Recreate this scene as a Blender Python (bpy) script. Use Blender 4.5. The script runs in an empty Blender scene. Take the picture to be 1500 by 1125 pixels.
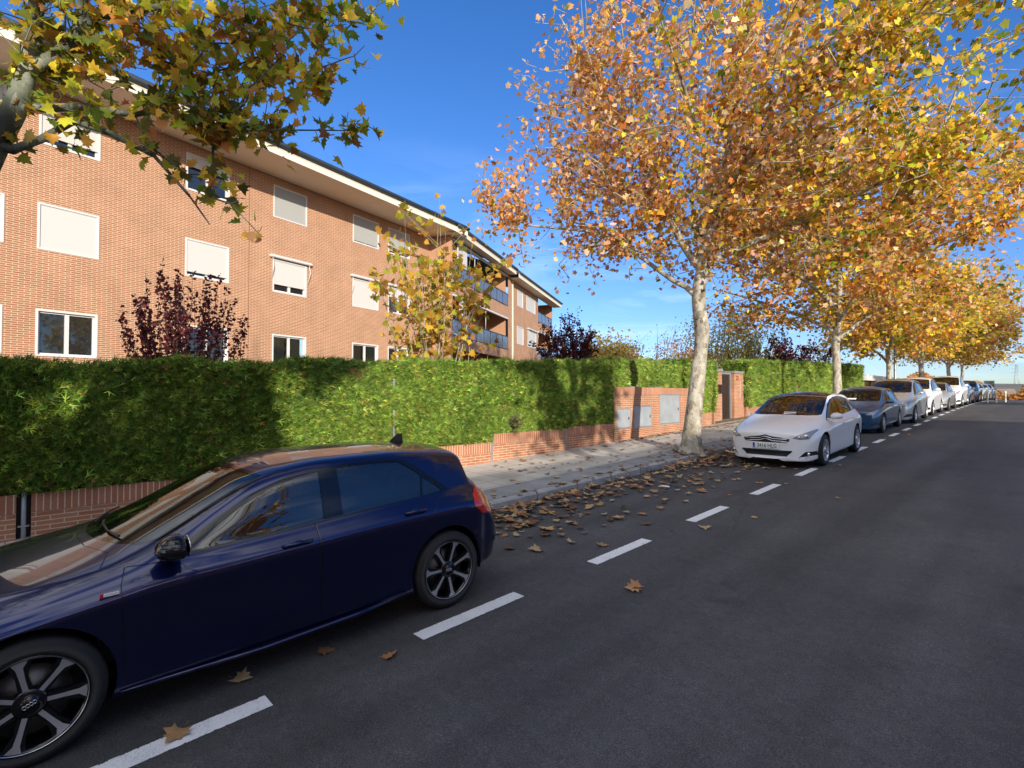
import bpy, bmesh, math, random
import numpy as np
from mathutils import Vector, Matrix
from mathutils.bvhtree import BVHTree
from mathutils.geometry import barycentric_transform
PI = math.pi
R = math.radians
random.seed(7)
RNG = np.random.default_rng(11)
scene = bpy.context.scene
COL = scene.collection

# ---------------------------------------------------------------- camera
cd = bpy.data.cameras.new('camera')
cam = bpy.data.objects.new('camera', cd)
COL.objects.link(cam)
cd.sensor_width = 36.0
cd.lens = 759.0 / 1500.0 * 36.0
cd.clip_start = 0.05
cd.clip_end = 3000
cam.location = (0, 0, 1.86)
cam.rotation_euler = (R(90) + math.atan(15.5 / 759.0), 0, R(45.8))
scene.camera = cam

# ---------------------------------------------------------------- light
SUN_DIR = Vector((0.885, -0.467, 0.302)).normalized()      # towards the sun
el = math.asin(SUN_DIR.z)
sd = bpy.data.lights.new('sun', 'SUN')
sd.energy = 3.5
sd.angle = R(0.55)
sd.color = (1.0, 0.90, 0.76)
sun = bpy.data.objects.new('sun', sd)
COL.objects.link(sun)
sun.rotation_euler = SUN_DIR.to_track_quat('Z', 'Y').to_euler()
sun.location = (30, -20, 40)

world = bpy.data.worlds.new("World")
scene.world = world
world.use_nodes = True
wt = world.node_tree
wt.nodes.clear()
wo = wt.nodes.new('ShaderNodeOutputWorld')
bg = wt.nodes.new('ShaderNodeBackground')
sky = wt.nodes.new('ShaderNodeTexSky')
sky.sky_type = 'NISHITA'
sky.sun_disc = False
sky.sun_elevation = el
sky.sun_rotation = math.atan2(SUN_DIR.x, SUN_DIR.y)
sky.altitude = 700
sky.air_density = 1.0
sky.dust_density = 0.15
sky.ozone_density = 2.5
hs = wt.nodes.new('ShaderNodeHueSaturation')
hs.inputs['Saturation'].default_value = 1.28
hs.inputs['Value'].default_value = 0.80
# thin cirrus streaks low in the sky
tc = wt.nodes.new('ShaderNodeTexCoord')
mp = wt.nodes.new('ShaderNodeMapping')
mp.inputs['Scale'].default_value = (1.2, 1.6, 9.0)
mp.inputs['Rotation'].default_value = (R(8), R(-6), 0)
nz = wt.nodes.new('ShaderNodeTexNoise')
nz.inputs['Scale'].default_value = 2.2
nz.inputs['Detail'].default_value = 6
nz.inputs['Roughness'].default_value = 0.6
nz.inputs['Distortion'].default_value = 0.6
cr = wt.nodes.new('ShaderNodeMapRange')
cr.inputs['From Min'].default_value = 0.50
cr.inputs['From Max'].default_value = 0.82
cr.inputs['To Max'].default_value = 0.75
sx = wt.nodes.new('ShaderNodeSeparateXYZ')
fade = wt.nodes.new('ShaderNodeMapRange')
fade.inputs['From Min'].default_value = 0.45
fade.inputs['From Max'].default_value = 0.06
mul = wt.nodes.new('ShaderNodeMath')
mul.operation = 'MULTIPLY'
mixc = wt.nodes.new('ShaderNodeMix')
mixc.data_type = 'RGBA'
mixc.inputs[7].default_value = (3.6, 4.6, 5.6, 1)
L = wt.links.new
L(tc.outputs['Generated'], mp.inputs['Vector'])
L(mp.outputs[0], nz.inputs['Vector'])
L(nz.outputs['Fac'], cr.inputs['Value'])
L(tc.outputs['Generated'], sx.inputs[0])
L(sx.outputs['Z'], fade.inputs['Value'])
L(cr.outputs[0], mul.inputs[0])
L(fade.outputs[0], mul.inputs[1])
L(mul.outputs[0], mixc.inputs[0])
L(sky.outputs[0], hs.inputs['Color'])
# clearer, bluer air near the horizon
hz = wt.nodes.new('ShaderNodeMapRange'); hz.inputs['From Min'].default_value = 0.0; hz.inputs['From Max'].default_value = 0.34
L(sx.outputs['Z'], hz.inputs['Value'])
ht = wt.nodes.new('ShaderNodeMix'); ht.data_type = 'RGBA'; ht.inputs[6].default_value = (.52, .62, .90, 1); ht.inputs[7].default_value = (1.12, .90, 1.10, 1)
L(hz.outputs[0], ht.inputs[0])
hm = wt.nodes.new('ShaderNodeMix'); hm.data_type = 'RGBA'; hm.blend_type = 'MULTIPLY'; hm.inputs[0].default_value = 1
L(hs.outputs[0], hm.inputs[6]); L(ht.outputs[2], hm.inputs[7]); L(hm.outputs[2], mixc.inputs[6])
# added bank of bright broken cloud behind the viewer, unseen, to lift the shade
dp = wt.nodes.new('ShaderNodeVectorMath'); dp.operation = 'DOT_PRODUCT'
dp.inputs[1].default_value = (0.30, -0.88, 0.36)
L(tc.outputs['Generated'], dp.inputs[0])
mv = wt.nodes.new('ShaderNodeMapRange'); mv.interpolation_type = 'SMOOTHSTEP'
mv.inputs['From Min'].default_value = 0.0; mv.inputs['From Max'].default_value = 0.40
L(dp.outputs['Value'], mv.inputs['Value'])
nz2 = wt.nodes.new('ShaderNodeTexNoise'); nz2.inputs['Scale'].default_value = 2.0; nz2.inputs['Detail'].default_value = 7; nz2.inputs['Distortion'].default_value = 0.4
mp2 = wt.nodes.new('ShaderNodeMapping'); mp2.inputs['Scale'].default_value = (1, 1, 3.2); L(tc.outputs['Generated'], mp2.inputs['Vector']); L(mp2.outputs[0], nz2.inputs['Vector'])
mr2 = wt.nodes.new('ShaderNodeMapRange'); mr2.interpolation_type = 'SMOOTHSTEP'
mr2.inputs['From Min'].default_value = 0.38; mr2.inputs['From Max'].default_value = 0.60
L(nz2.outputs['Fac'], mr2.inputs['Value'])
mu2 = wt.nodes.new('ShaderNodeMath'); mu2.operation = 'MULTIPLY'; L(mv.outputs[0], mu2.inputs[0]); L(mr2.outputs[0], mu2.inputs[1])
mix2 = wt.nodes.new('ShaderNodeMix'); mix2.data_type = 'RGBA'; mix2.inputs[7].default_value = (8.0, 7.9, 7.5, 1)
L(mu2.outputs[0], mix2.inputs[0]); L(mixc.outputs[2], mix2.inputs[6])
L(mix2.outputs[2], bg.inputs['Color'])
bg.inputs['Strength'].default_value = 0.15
L(bg.outputs[0], wo.inputs['Surface'])

scene.view_settings.view_transform = 'Standard'
scene.view_settings.look = 'None'
scene.view_settings.exposure = 0.8
scene.view_settings.gamma = 1
scene.render.engine = 'CYCLES'
scene.cycles.max_bounces = 6
scene.cycles.transparent_max_bounces = 12
scene.render.resolution_x = 1024
scene.render.resolution_y = 768

# ---------------------------------------------------------------- ground height
def gz(y):
    if y < 25: return 0.032 * y
    if y < 105: return 0.032 * y - 0.00045 * (y - 25) ** 2
    z0 = 0.032 * 105 - 0.00045 * 80 ** 2
    if y < 190: return z0 - 0.040 * (y - 105)
    return z0 - 0.040 * 85

# ---------------------------------------------------------------- materials
def new_mat(name):
    m = bpy.data.materials.new(name)
    m.use_nodes = True
    m.node_tree.nodes.clear()
    return m, m.node_tree
def N(t, typ, **kw):
    n = t.nodes.new(typ)
    for k, v in kw.items():
        if k.startswith('_'): setattr(n, k[1:], v)
        else: n.inputs[k.replace('__', ' ')].default_value = v
    return n
def ramp(t, stops, interp='LINEAR'):
    n = t.nodes.new('ShaderNodeValToRGB')
    e = n.color_ramp.elements
    n.color_ramp.interpolation = interp
    while len(e) < len(stops): e.new(0.5)
    for i, (p, c) in enumerate(stops):
        e[i].position = p
        e[i].color = (*c, 1) if len(c) == 3 else c
    return n
def pbsdf(t, color=None, rough=0.6, metal=0.0, **kw):
    b = t.nodes.new('ShaderNodeBsdfPrincipled')
    if color is not None: b.inputs['Base Color'].default_value = (*color, 1)
    b.inputs['Roughness'].default_value = rough
    b.inputs['Metallic'].default_value = metal
    for k, v in kw.items(): b.inputs[k.replace('__', ' ')].default_value = v
    o = t.nodes.new('ShaderNodeOutputMaterial')
    t.links.new(b.outputs[0], o.inputs['Surface'])
    return b, o
def mixrgb(t, blend='MIX', fac=None):
    n = t.nodes.new('ShaderNodeMix')
    n.data_type = 'RGBA'
    n.blend_type = blend
    if fac is not None: n.inputs[0].default_value = fac
    return n
def noise(t, vec, scale, detail=4, rough=0.55, dist=0.0):
    n = N(t, 'ShaderNodeTexNoise', Scale=scale, Detail=detail, Roughness=rough, Distortion=dist)
    if vec is not None: t.links.new(vec, n.inputs['Vector'])
    return n
def bump(t, height, b, strength=0.3, dist=0.02):
    bm_ = N(t, 'ShaderNodeBump', Strength=strength, Distance=dist)
    t.links.new(height, bm_.inputs['Height'])
    t.links.new(bm_.outputs[0], b.inputs['Normal'])
    return bm_
def objco(t):
    return t.nodes.new('ShaderNodeTexCoord').outputs['Object']

def simple(name, color, rough=0.6, metal=0.0, var=0.12, vscale=6.0, bmp=0.0, **kw):
    m, t = new_mat(name)
    b, o = pbsdf(t, color, rough, metal, **kw)
    co = objco(t)
    n = noise(t, co, vscale, 5)
    hi = tuple(min(1, c * (1 + var)) for c in color)
    lo = tuple(c * (1 - var) for c in color)
    r = ramp(t, [(0.3, lo), (0.7, hi)])
    t.links.new(n.outputs['Fac'], r.inputs[0])
    t.links.new(r.outputs[0], b.inputs['Base Color'])
    if bmp > 0:
        n2 = noise(t, co, vscale * 8, 4)
        bump(t, n2.outputs['Fac'], b, bmp, 0.01)
    return m

def brick_mat(name, c1, c2, mortar, bw, rh, ms, swap='XZ', offset=0.5, bumpd=0.006, stain=0.25):
    m, t = new_mat(name)
    b, o = pbsdf(t, c1, 0.85)
    co = objco(t)
    s = t.nodes.new('ShaderNodeSeparateXYZ'); t.links.new(co, s.inputs[0])
    c = t.nodes.new('ShaderNodeCombineXYZ')
    # faces that look along X take Y as the running direction
    geo = t.nodes.new('ShaderNodeNewGeometry')
    vt = N(t, 'ShaderNodeVectorTransform', _vector_type='NORMAL', _convert_from='WORLD', _convert_to='OBJECT')
    t.links.new(geo.outputs['True Normal'], vt.inputs[0])
    s2 = t.nodes.new('ShaderNodeSeparateXYZ'); t.links.new(vt.outputs[0], s2.inputs[0])
    ab = N(t, 'ShaderNodeMath', _operation='ABSOLUTE'); t.links.new(s2.outputs['X'], ab.inputs[0])
    gt = N(t, 'ShaderNodeMath', _operation='GREATER_THAN'); t.links.new(ab.outputs[0], gt.inputs[0]); gt.inputs[1].default_value = 0.7
    mx = t.nodes.new('ShaderNodeMix'); mx.data_type = 'FLOAT'
    t.links.new(gt.outputs[0], mx.inputs[0]); t.links.new(s.outputs['X'], mx.inputs[2]); t.links.new(s.outputs['Y'], mx.inputs[3])
    if swap == 'XZ':
        t.links.new(mx.outputs[0], c.inputs['X']); t.links.new(s.outputs['Z'], c.inputs['Y'])
    else:
        t.links.new(s.outputs['Z'], c.inputs['X']); t.links.new(mx.outputs[0], c.inputs['Y'])
    br = t.nodes.new('ShaderNodeTexBrick')
    br.offset = offset
    br.inputs['Scale'].default_value = 1.0
    br.inputs['Brick Width'].default_value = bw
    br.inputs['Row Height'].default_value = rh
    br.inputs['Mortar Size'].default_value = ms
    br.inputs['Mortar Smooth'].default_value = 0.15
    br.inputs['Bias'].default_value = 0.0
    br.inputs['Color1'].default_value = (*c1, 1)
    br.inputs['Color2'].default_value = (*c2, 1)
    br.inputs['Mortar'].default_value = (*mortar, 1)
    t.links.new(c.outputs[0], br.inputs['Vector'])
    n1 = noise(t, co, 1.3, 5)
    r1 = ramp(t, [(0.3, (1 - stain,) * 3), (0.7, (1.06,) * 3)])
    t.links.new(n1.outputs['Fac'], r1.inputs[0])
    n2 = noise(t, co, 60, 3)
    r2 = ramp(t, [(0.3, (0.86,) * 3), (0.7, (1.1,) * 3)])
    t.links.new(n2.outputs['Fac'], r2.inputs[0])
    m1 = mixrgb(t, 'MULTIPLY', 1.0); m2 = mixrgb(t, 'MULTIPLY', 1.0)
    t.links.new(br.outputs['Color'], m1.inputs[6]); t.links.new(r1.outputs[0], m1.inputs[7])
    t.links.new(m1.outputs[2], m2.inputs[6]); t.links.new(r2.outputs[0], m2.inputs[7])
    t.links.new(m2.outputs[2], b.inputs['Base Color'])
    inv = N(t, 'ShaderNodeMath', _operation='SUBTRACT'); inv.inputs[0].default_value = 1
    t.links.new(br.outputs['Fac'], inv.inputs[1])
    bump(t, inv.outputs[0], b, 0.6, bumpd)
    return m

M = {}
# asphalt
m, t = new_mat('asphalt'); b, o = pbsdf(t, (.05,) * 3, 0.78); co = objco(t)
n1 = noise(t, co, 120, 4, 0.8); n2 = noise(t, co, 0.9, 5, 0.6, 0.4); n3 = noise(t, co, 14, 4)
r1 = ramp(t, [(0.36, (.022, .022, .024)), (0.50, (.055, .055, .057)), (0.62, (.105, .105, .105)), (0.70, (.20, .20, .20))]); t.links.new(n1.outputs['Fac'], r1.inputs[0])
r2 = ramp(t, [(0.3, (.78,) * 3), (0.7, (1.2,) * 3)]); t.links.new(n2.outputs['Fac'], r2.inputs[0])
mm = mixrgb(t, 'MULTIPLY', 1.0); t.links.new(r1.outputs[0], mm.inputs[6]); t.links.new(r2.outputs[0], mm.inputs[7])
r3 = ramp(t, [(0.35, (.86,) * 3), (0.68, (1.1,) * 3)]); t.links.new(n3.outputs['Fac'], r3.inputs[0])
m4 = mixrgb(t, 'MULTIPLY', 1.0); t.links.new(mm.outputs[2], m4.inputs[6]); t.links.new(r3.outputs[0], m4.inputs[7])
# long faint wheel-worn streaks that run with the traffic
mpx = N(t, 'ShaderNodeMapping'); mpx.inputs['Scale'].default_value = (1.6, 0.10, 1); t.links.new(co, mpx.inputs[0])
n5 = noise(t, mpx.outputs[0], 1.0, 3, 0.5); r5 = ramp(t, [(0.35, (.74,) * 3), (0.65, (1.20,) * 3)]); t.links.new(n5.outputs['Fac'], r5.inputs[0])
m5 = mixrgb(t, 'MULTIPLY', 1.0); t.links.new(m4.outputs[2], m5.inputs[6]); t.links.new(r5.outputs[0], m5.inputs[7])
t.links.new(m5.outputs[2], b.inputs['Base Color'])
# fine wandering cracks and a few small dark oil spots
vd = noise(t, co, 1.6, 4); vmx = N(t, 'ShaderNodeMix', _data_type='VECTOR'); vmx.inputs[0].default_value = .35
t.links.new(co, vmx.inputs[4]); t.links.new(vd.outputs['Color'], vmx.inputs[5])
vc = N(t, 'ShaderNodeTexVoronoi', Scale=0.42, _feature='DISTANCE_TO_EDGE'); t.links.new(vmx.outputs[1], vc.inputs['Vector'])
rc = ramp(t, [(0.0, (.45,) * 3), (0.0035, (1.0,) * 3)]); t.links.new(vc.outputs['Distance'], rc.inputs[0])
msk = noise(t, co, .35, 2); rm = ramp(t, [(0.50, (0,) * 3), (0.58, (1,) * 3)]); t.links.new(msk.outputs['Fac'], rm.inputs[0])
m6 = mixrgb(t, 'MULTIPLY'); t.links.new(rm.outputs[0], m6.inputs[0]); t.links.new(m5.outputs[2], m6.inputs[6]); t.links.new(rc.outputs[0], m6.inputs[7])
n7 = noise(t, co, 2.3, 3, .4); r7 = ramp(t, [(0.25, (.72,) * 3), (0.32, (1.0,) * 3)]); t.links.new(n7.outputs['Fac'], r7.inputs[0])
m7 = mixrgb(t, 'MULTIPLY', 1.0); t.links.new(m6.outputs[2], m7.inputs[6]); t.links.new(r7.outputs[0], m7.inputs[7]); t.links.new(m7.outputs[2], b.inputs['Base Color'])
bump(t, n1.outputs['Fac'], b, 0.5, 0.006)
M['asphalt'] = m
# worn white paint: chips show asphalt
m, t = new_mat('road_paint'); b, o = pbsdf(t, (.7,) * 3, 0.7); co = objco(t)
n1 = noise(t, co, 90, 5, 0.75); n2 = noise(t, co, 5, 4)
ad = N(t, 'ShaderNodeMath', _operation='MULTIPLY_ADD'); t.links.new(n2.outputs['Fac'], ad.inputs[0]); ad.inputs[1].default_value = 0.45; t.links.new(n1.outputs['Fac'], ad.inputs[2])
r1 = ramp(t, [(0.50, (.10, .10, .105)), (0.585, (.52, .53, .55)), (0.75, (.74, .75, .76))]); t.links.new(ad.outputs[0], r1.inputs[0])
t.links.new(r1.outputs[0], b.inputs['Base Color']); bump(t, n1.outputs['Fac'], b, 0.4, 0.004)
# where the paint has flaked off the road shows through; the long edges are the most worn
sx_ = t.nodes.new('ShaderNodeSeparateXYZ'); t.links.new(co, sx_.inputs[0])
ex = N(t, 'ShaderNodeMath', _operation='ADD'); t.links.new(sx_.outputs['X'], ex.inputs[0]); ex.inputs[1].default_value = 3.25
ea = N(t, 'ShaderNodeMath', _operation='ABSOLUTE'); t.links.new(ex.outputs[0], ea.inputs[0])
er = N(t, 'ShaderNodeMapRange'); er.inputs['From Min'].default_value = .058; er.inputs['From Max'].default_value = .075; er.inputs['To Max'].default_value = .22; t.links.new(ea.outputs[0], er.inputs['Value'])
n4 = noise(t, co, 34, 5, .8); sb = N(t, 'ShaderNodeMath', _operation='SUBTRACT'); t.links.new(n4.outputs['Fac'], sb.inputs[0]); t.links.new(er.outputs[0], sb.inputs[1])
th = N(t, 'ShaderNodeMath', _operation='GREATER_THAN'); t.links.new(sb.outputs[0], th.inputs[0]); th.inputs[1].default_value = .325
tp = t.nodes.new('ShaderNodeBsdfTransparent'); ms_ = t.nodes.new('ShaderNodeMixShader'); t.links.new(th.outputs[0], ms_.inputs[0]); t.links.new(tp.outputs[0], ms_.inputs[1]); t.links.new(b.outputs[0], ms_.inputs[2]); t.links.new(ms_.outputs[0], o.inputs['Surface'])
M['paint_line'] = m
M['kerb'] = simple('kerb_concrete', (.30, .30, .30), 0.85, var=0.22, vscale=3, bmp=0.4)
M['strip'] = simple('sidewalk_strip', (.24, .25, .26), 0.85, var=0.2, vscale=2.2, bmp=0.3)
M['soil'] = simple('soil', (.10, .075, .05), 0.95, var=0.35, vscale=5, bmp=0.6)
# sidewalk tiles
m, t = new_mat('sidewalk_tiles'); b, o = pbsdf(t, (.4,) * 3, 0.85); co = objco(t)
br = t.nodes.new('ShaderNodeTexBrick'); br.offset = 0.0; br.inputs['Scale'].default_value = 1
br.inputs['Brick Width'].default_value = 0.4; br.inputs['Row Height'].default_value = 0.4
br.inputs['Mortar Size'].default_value = 0.006; br.inputs['Mortar Smooth'].default_value = 0.2
br.inputs['Color1'].default_value = (.50, .47, .43, 1); br.inputs['Color2'].default_value = (.58, .55, .50, 1); br.inputs['Mortar'].default_value = (.16, .15, .14, 1)
t.links.new(co, br.inputs['Vector'])
n1 = noise(t, co, 1.1, 6, 0.6); r1 = ramp(t, [(0.3, (.72,) * 3), (0.7, (1.08,) * 3)]); t.links.new(n1.outputs['Fac'], r1.inputs[0])
n2 = noise(t, co, 80, 3); r2 = ramp(t, [(0.3, (.82,) * 3), (0.7, (1.1,) * 3)]); t.links.new(n2.outputs['Fac'], r2.inputs[0])
a1 = mixrgb(t, 'MULTIPLY', 1.0); a2 = mixrgb(t, 'MULTIPLY', 1.0)
t.links.new(br.outputs['Color'], a1.inputs[6]); t.links.new(r1.outputs[0], a1.inputs[7]); t.links.new(a1.outputs[2], a2.inputs[6]); t.links.new(r2.outputs[0], a2.inputs[7])
t.links.new(a2.outputs[2], b.inputs['Base Color']); bump(t, n2.outputs['Fac'], b, 0.25, 0.004)
M['tiles'] = m

M['brickA'] = brick_mat('facade_brick', (.35, .137, .064), (.42, .178, .086), (.62, .46, .31), 0.245, 0.0575, 0.0098, bumpd=0.004, stain=0.13)
M['brickL'] = brick_mat('garden_wall_brick', (.40, .150, .075), (.48, .205, .10), (.64, .50, .36), 0.255, 0.0545, 0.006, bumpd=0.008, stain=0.28)
M['soldier'] = brick_mat('soldier_course_brick', (.39, .145, .075), (.47, .195, .10), (.66, .52, .38), 0.50, 0.064, 0.0065, swap='ZX', offset=0.0, bumpd=0.008, stain=0.25)
M['soffit'] = simple('soffit_render', (.76, .67, .54), 0.8, var=0.05, vscale=0.6)
M['fascia'] = simple('fascia_cream', (.78, .72, .58), 0.6, var=0.05, vscale=1.2)
M['gutter'] = simple('dark_gutter', (.06, .075, .085), 0.45, 0.3, var=0.1)
M['roof'] = simple('dark_roof', (.07, .07, .075), 0.8, var=0.2, vscale=2)
M['white'] = simple('white_frame', (.66, .66, .64), 0.4, var=0.03)
M['grey_metal'] = simple('galvanised_metal', (.36, .38, .40), 0.45, 0.5, var=0.15, vscale=3)
M['dark_metal'] = simple('dark_metal', (.04, .042, .045), 0.4, 0.6, var=0.2)
M['black'] = simple('black_plastic', (.012, .012, .013), 0.42, var=0.2)
M['gloss_black'] = simple('gloss_black', (.006, .006, .008), 0.06, var=0.1)
M['rubber'] = simple('tyre_rubber', (.013, .013, .014), 0.75, var=0.2, vscale=20, bmp=0.2)
M['chrome'] = simple('chrome', (.75, .75, .76), 0.12, 1.0, var=0.05)
M['alloy'] = simple('alloy', (.66, .66, .68), 0.32, 0.8, var=0.05)
M['silver_hub'] = simple('silver_hubcap', (.50, .51, .53), 0.35, 0.7, var=0.05)
M['plate'] = simple('plate_white', (.78, .78, .76), 0.4, var=0.03)
M['plate_blue'] = simple('plate_blue', (.02, .05, .35), 0.4, var=0.03)
M['paper'] = simple('paper', (.85, .85, .85), 0.6, var=0.03)
M['interior'] = simple('car_interior', (.02, .02, .022), 0.8, var=0.2)
M['red_letters'] = simple('red_letters', (.22, .02, .015), 0.5, var=0.1)
M['twig'] = simple('dry_twig', (.16, .10, .06), 0.9, var=0.3, vscale=30)
M['hub_grey'] = simple('brake_disc', (.18, .17, .16), 0.4, 0.8, var=0.1)
M['box_grey'] = simple('painted_cabinet', (.34, .37, .39), 0.5, 0.1, var=0.14, vscale=3)
M['concrete'] = simple('concrete_cap', (.22, .22, .20), 0.85, var=0.2, vscale=4, bmp=0.3)
M['white_wall'] = simple('white_render', (.62, .63, .60), 0.8, var=0.06, vscale=0.3)
M['far_roof'] = simple('far_roof', (.22, .16, .13), 0.9, var=0.2, vscale=0.3)

def blind_mat(name, c, pitch=0.042):
    m, t = new_mat(name); b, o = pbsdf(t, c, 0.55); co = objco(t)
    s = t.nodes.new('ShaderNodeSeparateXYZ'); t.links.new(co, s.inputs[0])
    d = N(t, 'ShaderNodeMath', _operation='DIVIDE'); t.links.new(s.outputs['Z'], d.inputs[0]); d.inputs[1].default_value = pitch
    f = N(t, 'ShaderNodeMath', _operation='FRACT'); t.links.new(d.outputs[0], f.inputs[0])
    r = ramp(t, [(0.0, tuple(x * .55 for x in c)), (0.12, c), (0.9, c), (1.0, tuple(x * .6 for x in c))]); t.links.new(f.outputs[0], r.inputs[0])
    t.links.new(r.outputs[0], b.inputs['Base Color'])
    bump(t, r.outputs[0], b, 0.5, 0.006)
    return m
M['blind'] = blind_mat('roller_blind_white', (.62, .61, .57))
M['blind_grey'] = blind_mat('roller_blind_grey', (.40, .41, .39), 0.03)

def glass_mat(name, tint=(.02, .025, .03), rough=0.02, trans=0.0, refl=1.0, tcol=(.5, .55, .55)):
    m, t = new_mat(name)
    o = t.nodes.new('ShaderNodeOutputMaterial')
    g = N(t, 'ShaderNodeBsdfGlossy', Color=(refl, refl, refl, 1), Roughness=rough)
    lw = N(t, 'ShaderNodeFresnel', IOR=1.55)
    mr = N(t, 'ShaderNodeMapRange'); mr.inputs['From Min'].default_value = 0; mr.inputs['From Max'].default_value = 1
    mr.inputs['To Min'].default_value = 0.05; mr.inputs['To Max'].default_value = 1.0
    t.links.new(lw.outputs[0], mr.inputs['Value'])
    d = N(t, 'ShaderNodeBsdfDiffuse', Color=(*tint, 1))
    tr = N(t, 'ShaderNodeBsdfTransparent', Color=(*tcol, 1))
    mx = N(t, 'ShaderNodeMixShader'); mx.inputs[0].default_value = trans
    t.links.new(d.outputs[0], mx.inputs[1]); t.links.new(tr.outputs[0], mx.inputs[2])
    m2 = N(t, 'ShaderNodeMixShader')
    t.links.new(mr.outputs[0], m2.inputs[0]); t.links.new(mx.outputs[0], m2.inputs[1]); t.links.new(g.outputs[0], m2.inputs[2])
    t.links.new(m2.outputs[0], o.inputs['Surface'])
    return m
M['win_glass'] = glass_mat('window_glass', (.015, .018, .02), 0.03)
M['car_glass'] = glass_mat('car_side_glass', (.01, .012, .014), 0.01, trans=0.35, tcol=(.22, .25, .25))
M['car_screen'] = glass_mat('car_windscreen', (.01, .012, .014), 0.01, refl=.78, trans=0.8, tcol=(.55, .60, .58))
M['balcony_glass'] = glass_mat('balcony_glass', (.16, .18, .20), 0.12, trans=0.25, tcol=(.5, .6, .7))
M['lamp_glass'] = glass_mat('headlamp_glass', (.30, .31, .33), 0.04, trans=0.1, tcol=(.8, .8, .8))
m, t = new_mat('curtain'); b, o = pbsdf(t, (.35, .42, .36), 0.9); co = objco(t)
w = N(t, 'ShaderNodeTexWave', Scale=6.0, Distortion=1.5); t.links.new(co, w.inputs[0])
r = ramp(t, [(0, (.10, .14, .11)), (1, (.34, .42, .35))]); t.links.new(w.outputs['Fac'], r.inputs[0]); t.links.new(r.outputs[0], b.inputs['Base Color'])
M['curtain'] = m
m, t = new_mat('tail_lamp'); b, o = pbsdf(t, (.62, .012, .014), 0.12, 0.0); b.inputs['Coat Weight'].default_value = 1.0
M['tail'] = m

def paint_mat(name, c, metal=0.35, flake=0.0, rough=0.32):
    m, t = new_mat(name); b, o = pbsdf(t, c, rough, metal)
    b.inputs['Coat Weight'].default_value = 1.0
    b.inputs['Coat Roughness'].default_value = 0.02
    co = objco(t)
    n = noise(t, co, 3.0, 6, 0.65)
    r = ramp(t, [(0.45, (0.012,) * 3), (0.8, (0.07,) * 3)]); t.links.new(n.outputs['Fac'], r.inputs[0])
    t.links.new(r.outputs[0], b.inputs['Coat Roughness'])       # light dust film
    return m
M['paint_blue'] = paint_mat('paint_deep_blue', (.0028, .0085, .068), 0.80)
M['paint_white'] = paint_mat('paint_white', (.78, .79, .80), 0.0, rough=0.45)
M['paint_blue2'] = paint_mat('paint_petrol_blue', (.008, .065, .15), 0.3)
M['paint_silver'] = paint_mat('paint_silver', (.48, .49, .50), 0.6)
M['paint_beige'] = paint_mat('paint_champagne', (.50, .49, .45), 0.5)
M['paint_dark'] = paint_mat('paint_dark_grey', (.05, .055, .07), 0.5)
M['paint_mint'] = paint_mat('paint_pale_green', (.42, .52, .46), 0.2)

# plane tree bark
def bark_mat(name, stops, scale=15.0):
    m, t = new_mat(name); b, o = pbsdf(t, (.4,) * 3, 0.85); co = objco(t)
    mp_ = N(t, 'ShaderNodeMapping'); mp_.inputs['Scale'].default_value = (1, 1, 0.55); t.links.new(co, mp_.inputs[0])
    dn = noise(t, mp_.outputs[0], scale * 1.5, 3)
    v = N(t, 'ShaderNodeTexVoronoi', Scale=scale); 
    ad = N(t, 'ShaderNodeMix', _data_type='VECTOR'); ad.inputs[0].default_value = 0.12
    t.links.new(mp_.outputs[0], ad.inputs[4]); t.links.new(dn.outputs['Color'], ad.inputs[5]); t.links.new(ad.outputs[1], v.inputs['Vector'])
    s = t.nodes.new('ShaderNodeSeparateColor'); t.links.new(v.outputs['Color'], s.inputs[0])
    n2 = noise(t, mp_.outputs[0], 3.0, 5)
    a = N(t, 'ShaderNodeMath', _operation='MULTIPLY_ADD'); t.links.new(s.outputs[0], a.inputs[0]); a.inputs[1].default_value = 0.45; t.links.new(n2.outputs['Fac'], a.inputs[2])
    a2 = N(t, 'ShaderNodeMath', _operation='SUBTRACT'); t.links.new(a.outputs[0], a2.inputs[0]); a2.inputs[1].default_value = 0.22
    r = ramp(t, stops); t.links.new(a2.outputs[0], r.inputs[0])
    n3 = noise(t, co, 60, 4); r3 = ramp(t, [(0.3, (.8,) * 3), (0.7, (1.1,) * 3)]); t.links.new(n3.outputs['Fac'], r3.inputs[0])
    mm = mixrgb(t, 'MULTIPLY', 1.0); t.links.new(r.outputs[0], mm.inputs[6]); t.links.new(r3.outputs[0], mm.inputs[7])
    t.links.new(mm.outputs[2], b.inputs['Base Color']); bump(t, a.outputs[0], b, 0.5, 0.02)
    return m
M['bark'] = bark_mat('plane_bark', [(0.18, (.12, .10, .07)), (0.36, (.26, .23, .17)), (0.5, (.38, .35, .28)), (0.68, (.50, .47, .39)), (0.85, (.32, .30, .24))])
M['bark_green'] = bark_mat('plane_bark_green', [(0.2, (.04, .04, .03)), (0.4, (.08, .09, .065)), (0.6, (.16, .18, .13)), (0.8, (.30, .32, .25))], 11)
M['bark_dark'] = simple('dark_bark', (.09, .065, .05), 0.9, var=0.3, vscale=8, bmp=0.4)

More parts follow.
